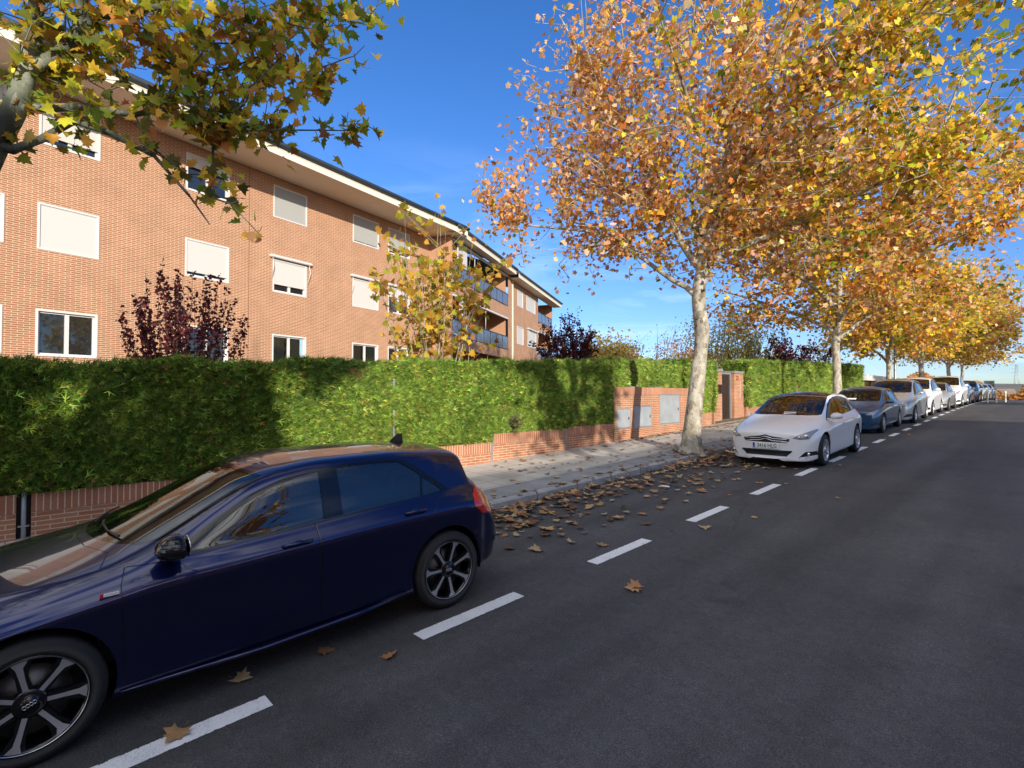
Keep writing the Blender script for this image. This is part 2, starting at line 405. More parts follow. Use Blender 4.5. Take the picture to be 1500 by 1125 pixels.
def leaf_mat(name, transl=0.35, gloss=0.25):
    m, t = new_mat(name)
    o = t.nodes.new('ShaderNodeOutputMaterial')
    at = N(t, 'ShaderNodeVertexColor', _layer_name='col')
    d = N(t, 'ShaderNodeBsdfPrincipled', Roughness=0.5); d.inputs['Specular IOR Level'].default_value = gloss
    tr = N(t, 'ShaderNodeBsdfTranslucent')
    mx = N(t, 'ShaderNodeMixShader'); mx.inputs[0].default_value = transl
    t.links.new(at.outputs[0], d.inputs['Base Color']); t.links.new(at.outputs[0], tr.inputs['Color'])
    t.links.new(d.outputs[0], mx.inputs[1]); t.links.new(tr.outputs[0], mx.inputs[2]); t.links.new(mx.outputs[0], o.inputs['Surface'])
    return m
M['leaf'] = leaf_mat('autumn_leaf', 0.5)
M['leaf_dry'] = leaf_mat('dry_leaf', 0.08, 0.15)
M['needle'] = leaf_mat('hedge_foliage', 0.18, 0.2)
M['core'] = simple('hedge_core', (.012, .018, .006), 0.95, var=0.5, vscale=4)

# ---------------------------------------------------------------- object helpers
def setp(o, label=None, cat=None, group=None, kind=None):
    if label: o['label'] = label
    if cat: o['category'] = cat
    if group: o['group'] = group
    if kind: o['kind'] = kind
    return o
def thing(name, label, cat, loc=(0, 0, 0), rot=(0, 0, 0), group=None):
    o = bpy.data.objects.new(name, None)
    o.empty_display_size = 0.2
    COL.objects.link(o)
    o.location = loc
    o.rotation_euler = rot if isinstance(rot, tuple) else (0, 0, rot)
    return setp(o, label, cat, group)
def link(name, me, mat=None, parent=None, smooth=False):
    mats = mat if isinstance(mat, (list, tuple)) else [mat]
    for mm_ in mats:
        if mm_ is not None: me.materials.append(mm_)
    if smooth: me.polygons.foreach_set('use_smooth', np.ones(len(me.polygons), dtype=bool))
    o = bpy.data.objects.new(name, me)
    COL.objects.link(o)
    if parent is not None: o.parent = parent
    return o
def mesh_np(name, V, F, mat=None, parent=None, smooth=False, col=None):
    """V (n,3); F (m,k) of one face size, or list of lists"""
    me = bpy.data.meshes.new(name)
    if isinstance(F, np.ndarray):
        k = F.shape[1]
        me.vertices.add(len(V)); me.vertices.foreach_set('co', np.asarray(V, dtype=np.float32).ravel())
        me.loops.add(F.size); me.loops.foreach_set('vertex_index', F.astype(np.int32).ravel())
        me.polygons.add(len(F))
        me.polygons.foreach_set('loop_start', (np.arange(len(F)) * k).astype(np.int32))
        me.update(calc_edges=True)
    else:
        me.from_pydata([tuple(v) for v in V], [], F)
        me.update()
    if col is not None:
        ca = me.color_attributes.new(name='col', type='FLOAT_COLOR', domain='POINT')
        c4 = np.ones((len(V), 4), dtype=np.float32); c4[:, :3] = col
        ca.data.foreach_set('color', c4.ravel())
    return link(name, me, mat, parent, smooth)
def copy_tree(o, parent=None):
    c = o.copy()
    COL.objects.link(c)
    c.parent = parent
    for ch in o.children: copy_tree(ch, c)
    return c

class B:
    """collects simple solids into one bmesh"""
    def __init__(s): s.bm = bmesh.new()
    def box(s, x0, x1, y0, y1, z0, z1, mat=0):
        v = [s.bm.verts.new(p) for p in [(x0, y0, z0), (x1, y0, z0), (x1, y1, z0), (x0, y1, z0), (x0, y0, z1), (x1, y0, z1), (x1, y1, z1), (x0, y1, z1)]]
        for q in [(0, 3, 2, 1), (4, 5, 6, 7), (0, 1, 5, 4), (1, 2, 6, 5), (2, 3, 7, 6), (3, 0, 4, 7)]:
            f = s.bm.faces.new([v[i] for i in q]); f.material_index = mat
        return s
    def quad(s, pts, mat=0):
        f = s.bm.faces.new([s.bm.verts.new(p) for p in pts]); f.material_index = mat
        return s
    def tube(s, pts, rads, sides=8, cap=True, mat=0):
        rings = []
        pts = [Vector(p) for p in pts]
        if not isinstance(rads, (list, tuple)): rads = [rads] * len(pts)
        prev = None
        for i, p in enumerate(pts):
            d = (pts[min(i + 1, len(pts) - 1)] - pts[max(i - 1, 0)]).normalized()
            if prev is None:
                a = d.orthogonal().normalized()
            else:
                a = (prev - d * prev.dot(d)).normalized()
            prev = a
            bb = d.cross(a)
            rings.append([s.bm.verts.new(p + (a * math.cos(2 * PI * k / sides) + bb * math.sin(2 * PI * k / sides)) * rads[i]) for k in range(sides)])
        for i in range(len(rings) - 1):
            for k in range(sides):
                f = s.bm.faces.new([rings[i][k], rings[i][(k + 1) % sides], rings[i + 1][(k + 1) % sides], rings[i + 1][k]])
                f.smooth = True; f.material_index = mat
        if cap:
            f = s.bm.faces.new(list(reversed(rings[0]))); f.material_index = mat
            f = s.bm.faces.new(rings[-1]); f.material_index = mat
        return s
    def prism(s, poly, axis, a0, a1, mat=0):
        """poly in the two other axes (in order x<y<z), extruded along axis from a0 to a1"""
        def mk(p, a):
            if axis == 'x': return (a, p[0], p[1])
            if axis == 'y': return (p[0], a, p[1])
            return (p[0], p[1], a)
        va = [s.bm.verts.new(mk(p, a0)) for p in poly]; vb = [s.bm.verts.new(mk(p, a1)) for p in poly]
        n = len(poly)
        s.bm.faces.new(va).material_index = mat; s.bm.faces.new(list(reversed(vb))).material_index = mat
        for i in range(n):
            s.bm.faces.new([va[i], vb[i], vb[(i + 1) % n], va[(i + 1) % n]]).material_index = mat
        return s
    def lathe(s, prof, axis='y', sides=48, center=(0, 0, 0), closed=False, mat=0, smooth=True):
        """prof: list of (a, r): a along axis, r radius"""
        rings = []
        for a, r in prof:
            ring = []
            for k in range(sides):
                c_, s_ = math.cos(2 * PI * k / sides) * r, math.sin(2 * PI * k / sides) * r
                p = {'y': (c_, a, s_), 'z': (c_, s_, a), 'x': (a, c_, s_)}[axis]
                ring.append(s.bm.verts.new((p[0] + center[0], p[1] + center[1], p[2] + center[2])))
            rings.append(ring)
        n = len(rings)
        for i in range(n if closed else n - 1):
            for k in range(sides):
                f = s.bm.faces.new([rings[i][k], rings[i][(k + 1) % sides], rings[(i + 1) % n][(k + 1) % sides], rings[(i + 1) % n][k]])
                f.smooth = smooth; f.material_index = mat
        return s
    def sphere(s, c, r, seg=12, scale=(1, 1, 1), mat=0):
        ret = bmesh.ops.create_uvsphere(s.bm, u_segments=seg, v_segments=max(6, seg // 2), radius=r)
        for v in ret['verts']:
            v.co = Vector((v.co.x * scale[0] + c[0], v.co.y * scale[1] + c[1], v.co.z * scale[2] + c[2]))
            for f in v.link_faces: f.smooth = True; f.material_index = mat
        return s
    def bevel(s, w=0.01, seg=2):
        bmesh.ops.bevel(s.bm, geom=[e for e in s.bm.edges if e.calc_length() > w * 2.5], offset=w, segments=seg, affect='EDGES', clamp_overlap=True)
        return s
    def split(s, name, mat, parent=None):
        seen = set(); s.bm.verts.ensure_lookup_table(); out = []
        bmesh.ops.recalc_face_normals(s.bm, faces=s.bm.faces)
        for v0 in s.bm.verts:
            if v0 in seen: continue
            st = [v0]; comp = []; seen.add(v0)
            while st:
                v = st.pop(); comp.append(v)
                for e in v.link_edges:
                    o = e.other_vert(v)
                    if o not in seen: seen.add(o); st.append(o)
            ix = {v: i for i, v in enumerate(comp)}; fs = {f for v in comp for f in v.link_faces}
            me = bpy.data.meshes.new(name); me.from_pydata([v.co[:] for v in comp], [], [[ix[v] for v in f.verts] for f in fs])
            me.polygons.foreach_set('use_smooth', [f.smooth for f in fs]); me.update()
            out.append(link(name, me, mat, parent))
        s.bm.free()
        return out
    def done(s, name, mat, parent=None, fix=True):
        if fix: bmesh.ops.recalc_face_normals(s.bm, faces=s.bm.faces)
        me = bpy.data.meshes.new(name)
        s.bm.to_mesh(me); s.bm.free()
        return link(name, me, mat, parent)

def text_mesh(name, body, size, mat, parent, loc, rot, depth=0.004, xs=1.0):
    cu = bpy.data.curves.new(name, 'FONT'); cu.body = body; cu.size = size; cu.extrude = depth; cu.align_x = 'CENTER'; cu.align_y = 'CENTER'
    cu.resolution_u = 3
    tmp = bpy.data.objects.new('tmp', cu); COL.objects.link(tmp)
    dg = bpy.context.evaluated_depsgraph_get()
    me = bpy.data.meshes.new_from_object(tmp.evaluated_get(dg))
    bpy.data.objects.remove(tmp)
    me.materials.clear()
    o = link(name, me, mat, parent)
    o.location = loc; o.rotation_euler = rot; o.scale = (xs, 1, 1)
    return o
#@@GROUND
# ================================================================ GROUND
def sheet(name, xs, ys, zf, mat, kind='structure'):
    xs = np.asarray(xs, float); ys = np.asarray(ys, float)
    V = np.array([(x, y, zf(x, y)) for y in ys for x in xs])
    nx = len(xs)
    F = np.array([(j * nx + i, j * nx + i + 1, (j + 1) * nx + i + 1, (j + 1) * nx + i) for j in range(len(ys) - 1) for i in range(nx - 1)])
    o = mesh_np(name, V, F, mat, smooth=True)
    return setp(o, kind=kind)
YS = sorted(set(list(np.arange(-60, 200, 2.0)) + [-60]))
far_y = [-400, -200, -100] + YS + [230, 300, 450, 700, 1200, 2000]
sheet('ground', [-1500, -600, -200, -60, -30, -12, -8.6, -8.5, 8.6, 20, 60, 200, 600, 1500], far_y, lambda x, y: gz(y) - 0.06 + (0.30 if x < -8.55 else 0), M['soil'])
sheet('road', np.linspace(-5.6, 5.6, 9), YS, lambda x, y: gz(y), M['asphalt'])
def walk_z(x, y): return gz(y) + 0.13 + 0.017 * (abs(x) - 5.6)
sheet('sidewalk', [-8.5, -7.5, -6.5, -5.74], YS, walk_z, M['tiles'])
sheet('sidewalk', [5.74, 6.5, 7.5, 8.6], YS, walk_z, M['tiles'])
sheet('sidewalk_border', [-6.32, -5.9, -5.74], YS, lambda x, y: walk_z(x, y) + 0.004, M['strip'])
def kerb(sgn):
    b = B()
    prof = [(5.60, -0.05), (5.60, 0.105), (5.625, 0.128), (5.745, 0.132), (5.745, -0.05)]
    ys = YS
    rows = []
    for y in ys: rows.append([b.bm.verts.new((sgn * x, y, gz(y) + z)) for x, z in prof])
    for i in range(len(rows) - 1):
        for k in range(len(prof) - 1): b.bm.faces.new([rows[i][k], rows[i][k + 1], rows[i + 1][k + 1], rows[i + 1][k]])
    setp(b.done('kerb', M['kerb']), kind='structure')
    # dark joints between kerb stones
    b = B()
    for y in np.arange(-6, 60, 1.0):
        z = gz(y)
        b.box(min(sgn * 5.597, sgn * 5.747), max(sgn * 5.597, sgn * 5.747), y - .004, y + .004, z + .0, z + .1335)
    setp(b.done('kerb_joint', M['black']), kind='structure')
kerb(-1); kerb(1)
# parking dashes
def dash(y0, y1, x=-3.25, w=0.14):
    V = []; F = []
    n = 4
    for i in range(n + 1):
        y = y0 + (y1 - y0) * i / n
        V += [(x - w / 2, y, gz(y) + .004), (x + w / 2, y, gz(y) + .004)]
    F = np.array([(2 * i, 2 * i + 1, 2 * i + 3, 2 * i + 2) for i in range(n)])
    setp(mesh_np('parking_line', np.array(V), F, M['paint_line']), kind='structure')
for k in range(-2, 34):
    y = 0.09 + k * 2.105
    dash(y, y + 1.05)

# ---- far hill country beyond the crest
def hill(name, pts, depth, mat):
    """ridge polyline in world (x,y,z), falling away to both sides"""
    V = []; F = []
    for (x, y, z) in pts:
        V += [(x, y - depth, gz(150) - 2), (x, y - depth * .35, gz(150) + (z - gz(150)) * .75), (x, y, z), (x, y + depth, gz(150) - 2)]
    for i in range(len(pts) - 1):
        for k in range(3): F.append((4 * i + k, 4 * i + 4 + k, 4 * i + 5 + k, 4 * i + 1 + k))
    setp(mesh_np(name, np.array(V), np.array(F), mat, smooth=True), kind='structure')
M['far_hill'] = simple('far_scrub_hill', (.15, .14, .10), 0.95, var=0.35, vscale=0.05)
M['far_hill2'] = simple('distant_ridge', (.16, .19, .22), 0.95, var=0.2, vscale=0.01)
random.seed(3)
hill('hill', [(-160 + 14 * i, 300 + 8 * math.sin(i), 5.2 + .9 * math.sin(i * .7) + random.uniform(-.4, .4)) for i in range(24)], 60, M['far_hill'])
hill('distant_ridge', [(-900 + 90 * i, 900, 13 + 4 * math.sin(i * .8 + 1) + random.uniform(-1, 1)) for i in range(22)], 150, M['far_hill2'])

# ================================================================ LEAF SCATTER
def scatter(tv, tf, pos, d, n, sc, col, name, mat, parent=None, fold=None):
    tv = np.asarray(tv, float); tf = np.asarray(tf, int)
    d = d / np.linalg.norm(d, axis=1, keepdims=True)
    s = np.cross(n, d); s /= (np.linalg.norm(s, axis=1, keepdims=True) + 1e-9)
    n = np.cross(d, s)
    K = len(tv); Np = len(pos)
    z = tv[None, :, 2] * (np.ones((Np, 1)) if fold is None else fold[:, None])
    V = pos[:, None, :] + sc[:, None, None] * (tv[None, :, 0:1] * d[:, None, :] + tv[None, :, 1:2] * s[:, None, :] + z[:, :, None] * n[:, None, :])
    F = (tf[None, :, :] + (np.arange(Np) * K)[:, None, None]).reshape(-1, tf.shape[1])
    C = np.repeat(col, K, axis=0)
    return mesh_np(name, V.reshape(-1, 3), F, mat, parent, col=C)
# plane leaf: five pointed lobes; x from stem to tip
def plane_leaf():
    out = [(0.0, 0.0), (.05, .18), (-.10, .40), (.16, .36), (.30, .62), (.42, .34), (.62, .40), (.62, .20), (1.0, 0.0)]
    pts = out + [(x, -y) for x, y in reversed(out[1:-1])]
    v = [(.36, 0, 0)] + [(x, y, 0.45 * y * y + .10 * (x - .4) ** 2 * (1 if abs(y) > .01 else -1)) for x, y in pts]
    k = len(pts)
    f = [(0, 1 + i, 1 + (i + 1) % k) for i in range(k)]
    return v, f
LEAF_V, LEAF_F = plane_leaf()
LEAF_S = ([(.30, 0, 0), (0, 0, 0), (.05, .42, .10), (.42, .30, .03), (.55, .52, .14), (1, 0, -.08), (.55, -.52, .14), (.42, -.30, .03), (.05, -.42, .10)],
          [(0, i, i % 8 + 1) for i in range(1, 9)])
LEAF_XS = ([(0, 0, 0), (.5, .42, .1), (1, 0, -.05), (.5, -.42, .1)], [(0, 1, 2), (0, 2, 3)])
def palette(n, cols, w, jitter=0.22, pos=None, bias=None):
    cols = np.array(cols, float); w = np.array(w, float)
    if bias is not None: W = w[None, :] * bias
    else: W = np.repeat(w[None, :], n, 0)
    W = W / W.sum(1, keepdims=True)
    idx = (RNG.random(n)[:, None] > np.cumsum(W, 1)).sum(1).clip(0, len(w) - 1)
    c = cols[idx] * np.exp(RNG.normal(0, jitter, (n, 1))) * np.exp(RNG.normal(0, jitter * .35, (n, 3)))
    return c.clip(0.003, .9)
ORANGE = (.54, .26, .06); BROWN = (.36, .18, .075); YELLOW = (.68, .45, .05); GREEN = (.13, .19, .025); LIME = (.36, .36, .035); PINKB = (.56, .38, .22); RUST = (.40, .15, .04); OLIVE = (.14, .14, .03)
def sines(p, f, seed):
    r = np.random.default_rng(seed)
    out = np.zeros(len(p))
    for k in range(5):
        a = r.normal(size=3) * f * (1 + .5 * k); out += np.sin(p @ a + r.random() * 6.28) / (1 + .4 * k)
    return out / 2.2

# ================================================================ TREES
def blobs_points(blobs, n, rng):
    vol = np.array([b[3] * b[4] * b[5] * (b[6] if len(b) > 6 else 1) for b in blobs]); k = rng.choice(len(blobs), n, p=vol / vol.sum())
    u = rng.normal(size=(n, 3)); u /= np.linalg.norm(u, axis=1, keepdims=True); r = rng.random(n) ** (1 / 2.2)
    bb = np.array([b[:6] for b in blobs])[k]
    return bb[:, :3] + u * r[:, None] * bb[:, 3:6]
def grow(limbs, att, r_tip=0.006, alpha=0.30, expo=0.47, jit=0.10, seg=0.55, rng=RNG):
    """limbs: list of polylines [(x,y,z,r),...]; returns nodes, parent, radius, tip ids"""
    P = []; par = []; Rm = []; plen = []
    for li, pl in enumerate(limbs):
        # densify
        pts = [Vector(p[:3]) for p in pl]
        prev = -1
        if li > 0:
            q = np.array(P); prev = int(np.argmin(((q - np.array(pl[0][:3])) ** 2).sum(1)))
        for i in range(len(pl) - 1):
            steps = max(1, int((pts[i + 1] - pts[i]).length / 0.25))
            for s in range(steps):
                f = s / steps
                if i == 0 and s == 0 and li > 0: continue
                P.append(list(pts[i].lerp(pts[i + 1], f))); Rm.append(pl[i][3] * (1 - f) + pl[i + 1][3] * f)
                par.append(prev); plen.append((plen[prev] + .25) if prev >= 0 else 0); prev = len(P) - 1
        P.append(list(pts[-1])); Rm.append(pl[-1][3]); par.append(prev); plen.append(plen[prev] + .25)
    nl = len(P)
    P = [np.array(p) for p in P]
    base = np.array(P)
    zmin = limbs[0][0][2] + (limbs[0][-1][2] - limbs[0][0][2]) * 0.5
    dmin = np.array([np.min(np.linalg.norm(base - a, axis=1)) for a in att])
    order = np.argsort(dmin)
    cap = nl + len(att) * 8
    A = np.zeros((cap, 3)); A[:nl] = base; n = nl
    PL = np.zeros(cap); PL[:nl] = plen
    # lower trunk must not sprout
    ok = np.zeros(cap, bool); ok[:nl] = base[:, 2] > zmin
    ok[nl:] = True
    tips = []
    for ai in order:
        a = att[ai]
        d = np.linalg.norm(A[:n] - a, axis=1)
        dirup = (a[2] - A[:n, 2])
        cost = d + alpha * PL[:n] + np.where(dirup < 0, -dirup * 0.35, 0) + np.where(ok[:n], 0, 100)
        j = int(np.argmin(cost)); dist = d[j]
        k = max(1, int(dist / seg)); prev = j; p0 = A[j].copy()
        side = rng.normal(size=3) * jit * dist
        for s in range(1, k + 1):
            f = s / k
            p = p0 + (a - p0) * f + side * math.sin(PI * f) + np.array([0, 0, 0.10 * dist * math.sin(PI * f)])
            if s < k: p = p + rng.normal(size=3) * 0.03
            A[n] = p; PL[n] = PL[prev] + dist / k; par.append(prev); prev = n; n += 1
        tips.append(prev)
        if n > cap - 50: break
    cnt = np.zeros(n); cnt[tips] = 1
    for i in range(n - 1, -1, -1):
        if par[i] >= 0 and par[i] < i: cnt[par[i]] += cnt[i]
    rad = r_tip * np.maximum(cnt, 1) ** expo
    rad[:nl] = np.maximum(np.array(Rm), 0.004)
    for i in range(nl, n):
        if par[i] >= 0: rad[i] = min(rad[i], rad[par[i]] * 0.85 if par[i] < nl else rad[par[i]])
    return A[:n], np.array(par[:n]), rad, tips, nl
def tube_mesh(A, par, rad, nl, name, mat, parent, thick=0.0):
    Vs = []; Fs = []; off = 0
    for lo, hi, sides in ((0.05, 9, 12), (0.015, 0.05, 7), (0, 0.015, 4)):
        idx = np.array([i for i in range(len(A)) if par[i] >= 0 and lo <= rad[i] < hi and rad[i] >= thick])
        if len(idx) == 0: continue
        p0 = A[par[idx]]; p1 = A[idx]; r0 = rad[par[idx]]; r1 = rad[idx]
        r0 = np.minimum(r0, r1 * 1.35)
        d = p1 - p0; ln = np.linalg.norm(d, axis=1, keepdims=True) + 1e-9; d = d / ln
        up = np.where(np.abs(d[:, 2:3]) > .9, np.array([[1., 0, 0]]), np.array([[0, 0, 1.]]))
        a = np.cross(d, up); a /= np.linalg.norm(a, axis=1, keepdims=True); b = np.cross(d, a)
        p1 = p1 + d * np.minimum(r1[:, None] * .35, .03)
        th = np.arange(sides) * 2 * PI / sides
        ring = a[:, None, :] * np.cos(th)[None, :, None] + b[:, None, :] * np.sin(th)[None, :, None]
        V0 = p0[:, None, :] + ring * r0[:, None, None]; V1 = p1[:, None, :] + ring * r1[:, None, None]
        V = np.concatenate([V0, V1], 1).reshape(-1, 3)
        k = np.arange(sides); q = np.stack([k, (k + 1) % sides, sides + (k + 1) % sides, sides + k], 1)
        F = (q[None] + (np.arange(len(idx)) * 2 * sides)[:, None, None]).reshape(-1, 4) + off
        Vs.append(V); Fs.append(F); off += len(V)
    return mesh_np(name, np.concatenate(Vs), np.concatenate(Fs), mat, parent, smooth=True)
def smooth_trunk(pl, name, mat, parent, sides=20, lump=0.06, flare=1.35, seed=1):
    rr = random.Random(seed)
    pts = [Vector(p[:3]) for p in pl]; rads = [p[3] for p in pl]
    P = []; Q = []
    for i in range(len(pts) - 1):
        p0 = pts[max(i - 1, 0)]; p1 = pts[i]; p2 = pts[i + 1]; p3 = pts[min(i + 2, len(pts) - 1)]
        st = max(3, int((p2 - p1).length / 0.12))
        for s in range(st):
            f = s / st
            P.append(0.5 * ((2 * p1) + (-p0 + p2) * f + (2 * p0 - 5 * p1 + 4 * p2 - p3) * f * f + (-p0 + 3 * p1 - 3 * p2 + p3) * f ** 3))
            Q.append(rads[i] * (1 - f) + rads[i + 1] * f)
    P.append(pts[-1]); Q.append(rads[-1])
    b = B(); rings = []
    prev = Vector((1, 0, 0))
    z0 = P[0].z
    for i, p in enumerate(P):
        d = (P[min(i + 1, len(P) - 1)] - P[max(i - 1, 0)]).normalized()
        a = (prev - d * prev.dot(d)).normalized(); prev = a; bb = d.cross(a)
        r = Q[i]
        h = (p - P[0]).length
        fl = 1 + (flare - 1) * math.exp(-h / 0.18) if flare > 1 else 1
        ring = []
        for k in range(sides):
            th = 2 * PI * k / sides
            q = r * fl * (1 + lump * math.sin(3 * th + h * 1.7 + seed) * math.sin(h * 1.1 + seed) + lump * .6 * math.sin(5 * th - h * 3.1) + (0.10 * math.sin(4 * th + seed) * math.exp(-h / .15) if flare > 1 else 0))
            ring.append(b.bm.verts.new(p + (a * math.cos(th) + bb * math.sin(th)) * q))
        rings.append(ring)
    for i in range(len(rings) - 1):
        for k in range(sides):
            b.bm.faces.new([rings[i][k], rings[i][(k + 1) % sides], rings[i + 1][(k + 1) % sides], rings[i + 1][k]]).smooth = True
    b.bm.faces.new(rings[-1]).smooth = True
    return b.done(name, mat, parent)

def leaves_on(A, tips, par, per_tip, spread, size, tmpl, colfn, name, mat, parent, droop=0.5, rng=RNG, back=2, keep=None):
    pos = []; 
    for tpi in tips:
        i = tpi
        for _ in range(back + 1):
            p = A[i]; j = par[i]
            if j < 0: break
            q = A[j]
            k = rng.poisson(per_tip / (back + 1))
            if k:
                f = rng.random((k, 1)); pos.append(p + (q - p) * f)
            i = j
    pos = np.concatenate(pos)
    pos = pos + rng.normal(size=pos.shape) * spread
    if keep is not None:
        pos = pos[keep(pos)]
    n = len(pos)
    d = rng.normal(size=(n, 3)); d[:, 2] = d[:, 2] * .6 - droop
    nn = rng.normal(size=(n, 3)); nn[:, 2] += 0.9
    sc = size * np.exp(rng.normal(0, .22, n))
    col = colfn(pos)
    fold = rng.uniform(0.2, 2.6, n)
    return scatter(tmpl[0], tmpl[1], pos, d, nn, sc, col, name, mat, parent, fold)

# ---------------- tree 1 : the big plane tree beside the white car
def autumn_cols(yellow_dir=None, ctr=None, wts=(.20, .12, .19, .04, .10, .34, .01)):
    cols = [ORANGE, BROWN, YELLOW, GREEN, LIME, PINKB, RUST]
    def fn(pos):
        n = len(pos); s = sines(pos, 1.1, 5); bias = np.ones((n, 7))
        y = np.clip(s, -1, 1)
        if yellow_dir is not None: y = y * .6 + np.clip((pos - ctr) @ yellow_dir, -1.2, 2.2)
        e = np.exp(1.5 * y)
        bias[:, 2] *= e; bias[:, 3] *= e ** 1.1; bias[:, 4] *= e ** 1.2
        return palette(n, cols, wts, .25, bias=bias) * np.array([1.38, 1.36, 1.3])
    return fn
t1 = thing('plane_tree', 'big plane tree with pale mottled trunk between the brick cabinet wall and the white hatchback', 'tree', (-5.87, 11.62, gz(11.62) + .13), group='plane trees along the kerb')
o1 = Vector(t1.location)
def rel(pl, o): return [(p[0] - o.x, p[1] - o.y, p[2] - o.z, p[3]) for p in pl]
trunk = rel([(-5.87, 11.62, .42, .245), (-5.86, 11.68, 1.0, .205), (-5.79, 11.80, 2.15, .170), (-5.72, 11.88, 3.0, .158), (-5.69, 11.88, 3.4, .172), (-5.75, 11.82, 4.2, .152), (-5.66, 11.88, 4.9, .15), (-5.47, 12.04, 5.9, .125), (-5.30, 12.2, 6.9, .10), (-5.1, 12.4, 8.6, .075), (-4.9, 12.5, 10.6, .045), (-4.8, 12.5, 12.6, .02)], o1)
smooth_trunk(trunk, 'trunk', M['bark'], t1, 20, .05, 1.45, 2)
limbs = [trunk,
 rel([(-5.74, 11.82, 4.3, .08), (-6.25, 11.55, 4.62, .058), (-7.1, 11.2, 5.4, .046), (-8.0, 10.5, 6.0, .036), (-9.4, 9.7, 6.3, .03), (-10.6, 9.0, 7.2, .015)], o1),
 rel([(-5.68, 11.86, 4.75, .10), (-6.1, 11.6, 5.6, .08), (-6.7, 11.0, 7.6, .06), (-7.65, 10.3, 9.6, .035), (-8.2, 9.6, 11.2, .015)], o1),
 rel([(-5.47, 12.04, 5.9, .095), (-5.1, 11.9, 6.6, .08), (-4.3, 11.7, 7.5, .065), (-3.1, 11.5, 8.1, .045), (-1.6, 11.4, 8.6, .025), (-.4, 11.6, 9.0, .012)], o1),
 rel([(-5.66, 11.9, 4.95, .08), (-5.0, 12.3, 5.3, .06), (-3.4, 12.9, 5.9, .045), (-1.9, 13.2, 6.5, .025), (-.8, 13.6, 6.9, .012)], o1),
 rel([(-5.6, 11.9, 5.2, .08), (-5.9, 12.7, 5.9, .06), (-6.4, 14.0, 6.6, .04), (-6.9, 15.4, 7.1, .015)], o1),
 rel([(-5.4, 12.1, 6.4, .07), (-5.2, 11.0, 7.3, .05), (-5.0, 9.6, 8.2, .03), (-4.9, 8.6, 8.9, .012)], o1),
 rel([(-5.5, 12.0, 5.6, .06), (-6.6, 11.9, 6.6, .05), (-8.4, 11.8, 7.8, .03), (-9.8, 11.6, 8.6, .012)], o1)]
blobs = [(-5.2, 12.0, 8.9, 4.7, 4.2, 4.7), (-8.4, 10.8, 7.2, 3.0, 2.5, 2.7), (-2.3, 12.3, 8.2, 3.2, 2.9, 3.2), (-.6, 11.6, 9.2, 2.6, 2.2, 2.4), (-3.6, 13.2, 5.3, 2.3, 1.6, 1.0), (-8.0, 11.6, 5.6, 2.2, 1.6, 1.1), (-1.6, 12.8, 6.4, 2.2, 1.8, 1.2), (-8.0, 10.8, 9.8, 2.3, 2.2, 2.2), (-9.8, 9.6, 7.0, 1.6, 1.4, 1.5), (-4.4, 12.9, 5.9, 3.3, 2.2, 1.2)]
rng1 = np.random.default_rng(21)
att = blobs_points(blobs, 1900, rng1) - np.array(o1)
A, par, rad, tips, nl = grow(limbs, att, rng=rng1)
keepidx = rad.copy()
par2 = par.copy(); par2[:len([0])] = -1
# trunk segment already modelled smooth: drop the plain cones of limb 0
ntr = 0
pl = trunk
for i in range(len(pl) - 1): ntr += max(1, int((Vector(pl[i + 1][:3]) - Vector(pl[i][:3])).length / 0.25))
ntr += 1
par3 = par.copy(); par3[:ntr] = -1
tube_mesh(A, par3, rad, nl, 'limbs', M['bark'], t1)
leaves_on(A, tips, par, 12.8, .17, .115, LEAF_S, autumn_cols(np.array([.42, -.10, .0]), np.array([1.6, 0, 7.5])), 'crown', M['leaf'], t1, rng=rng1)

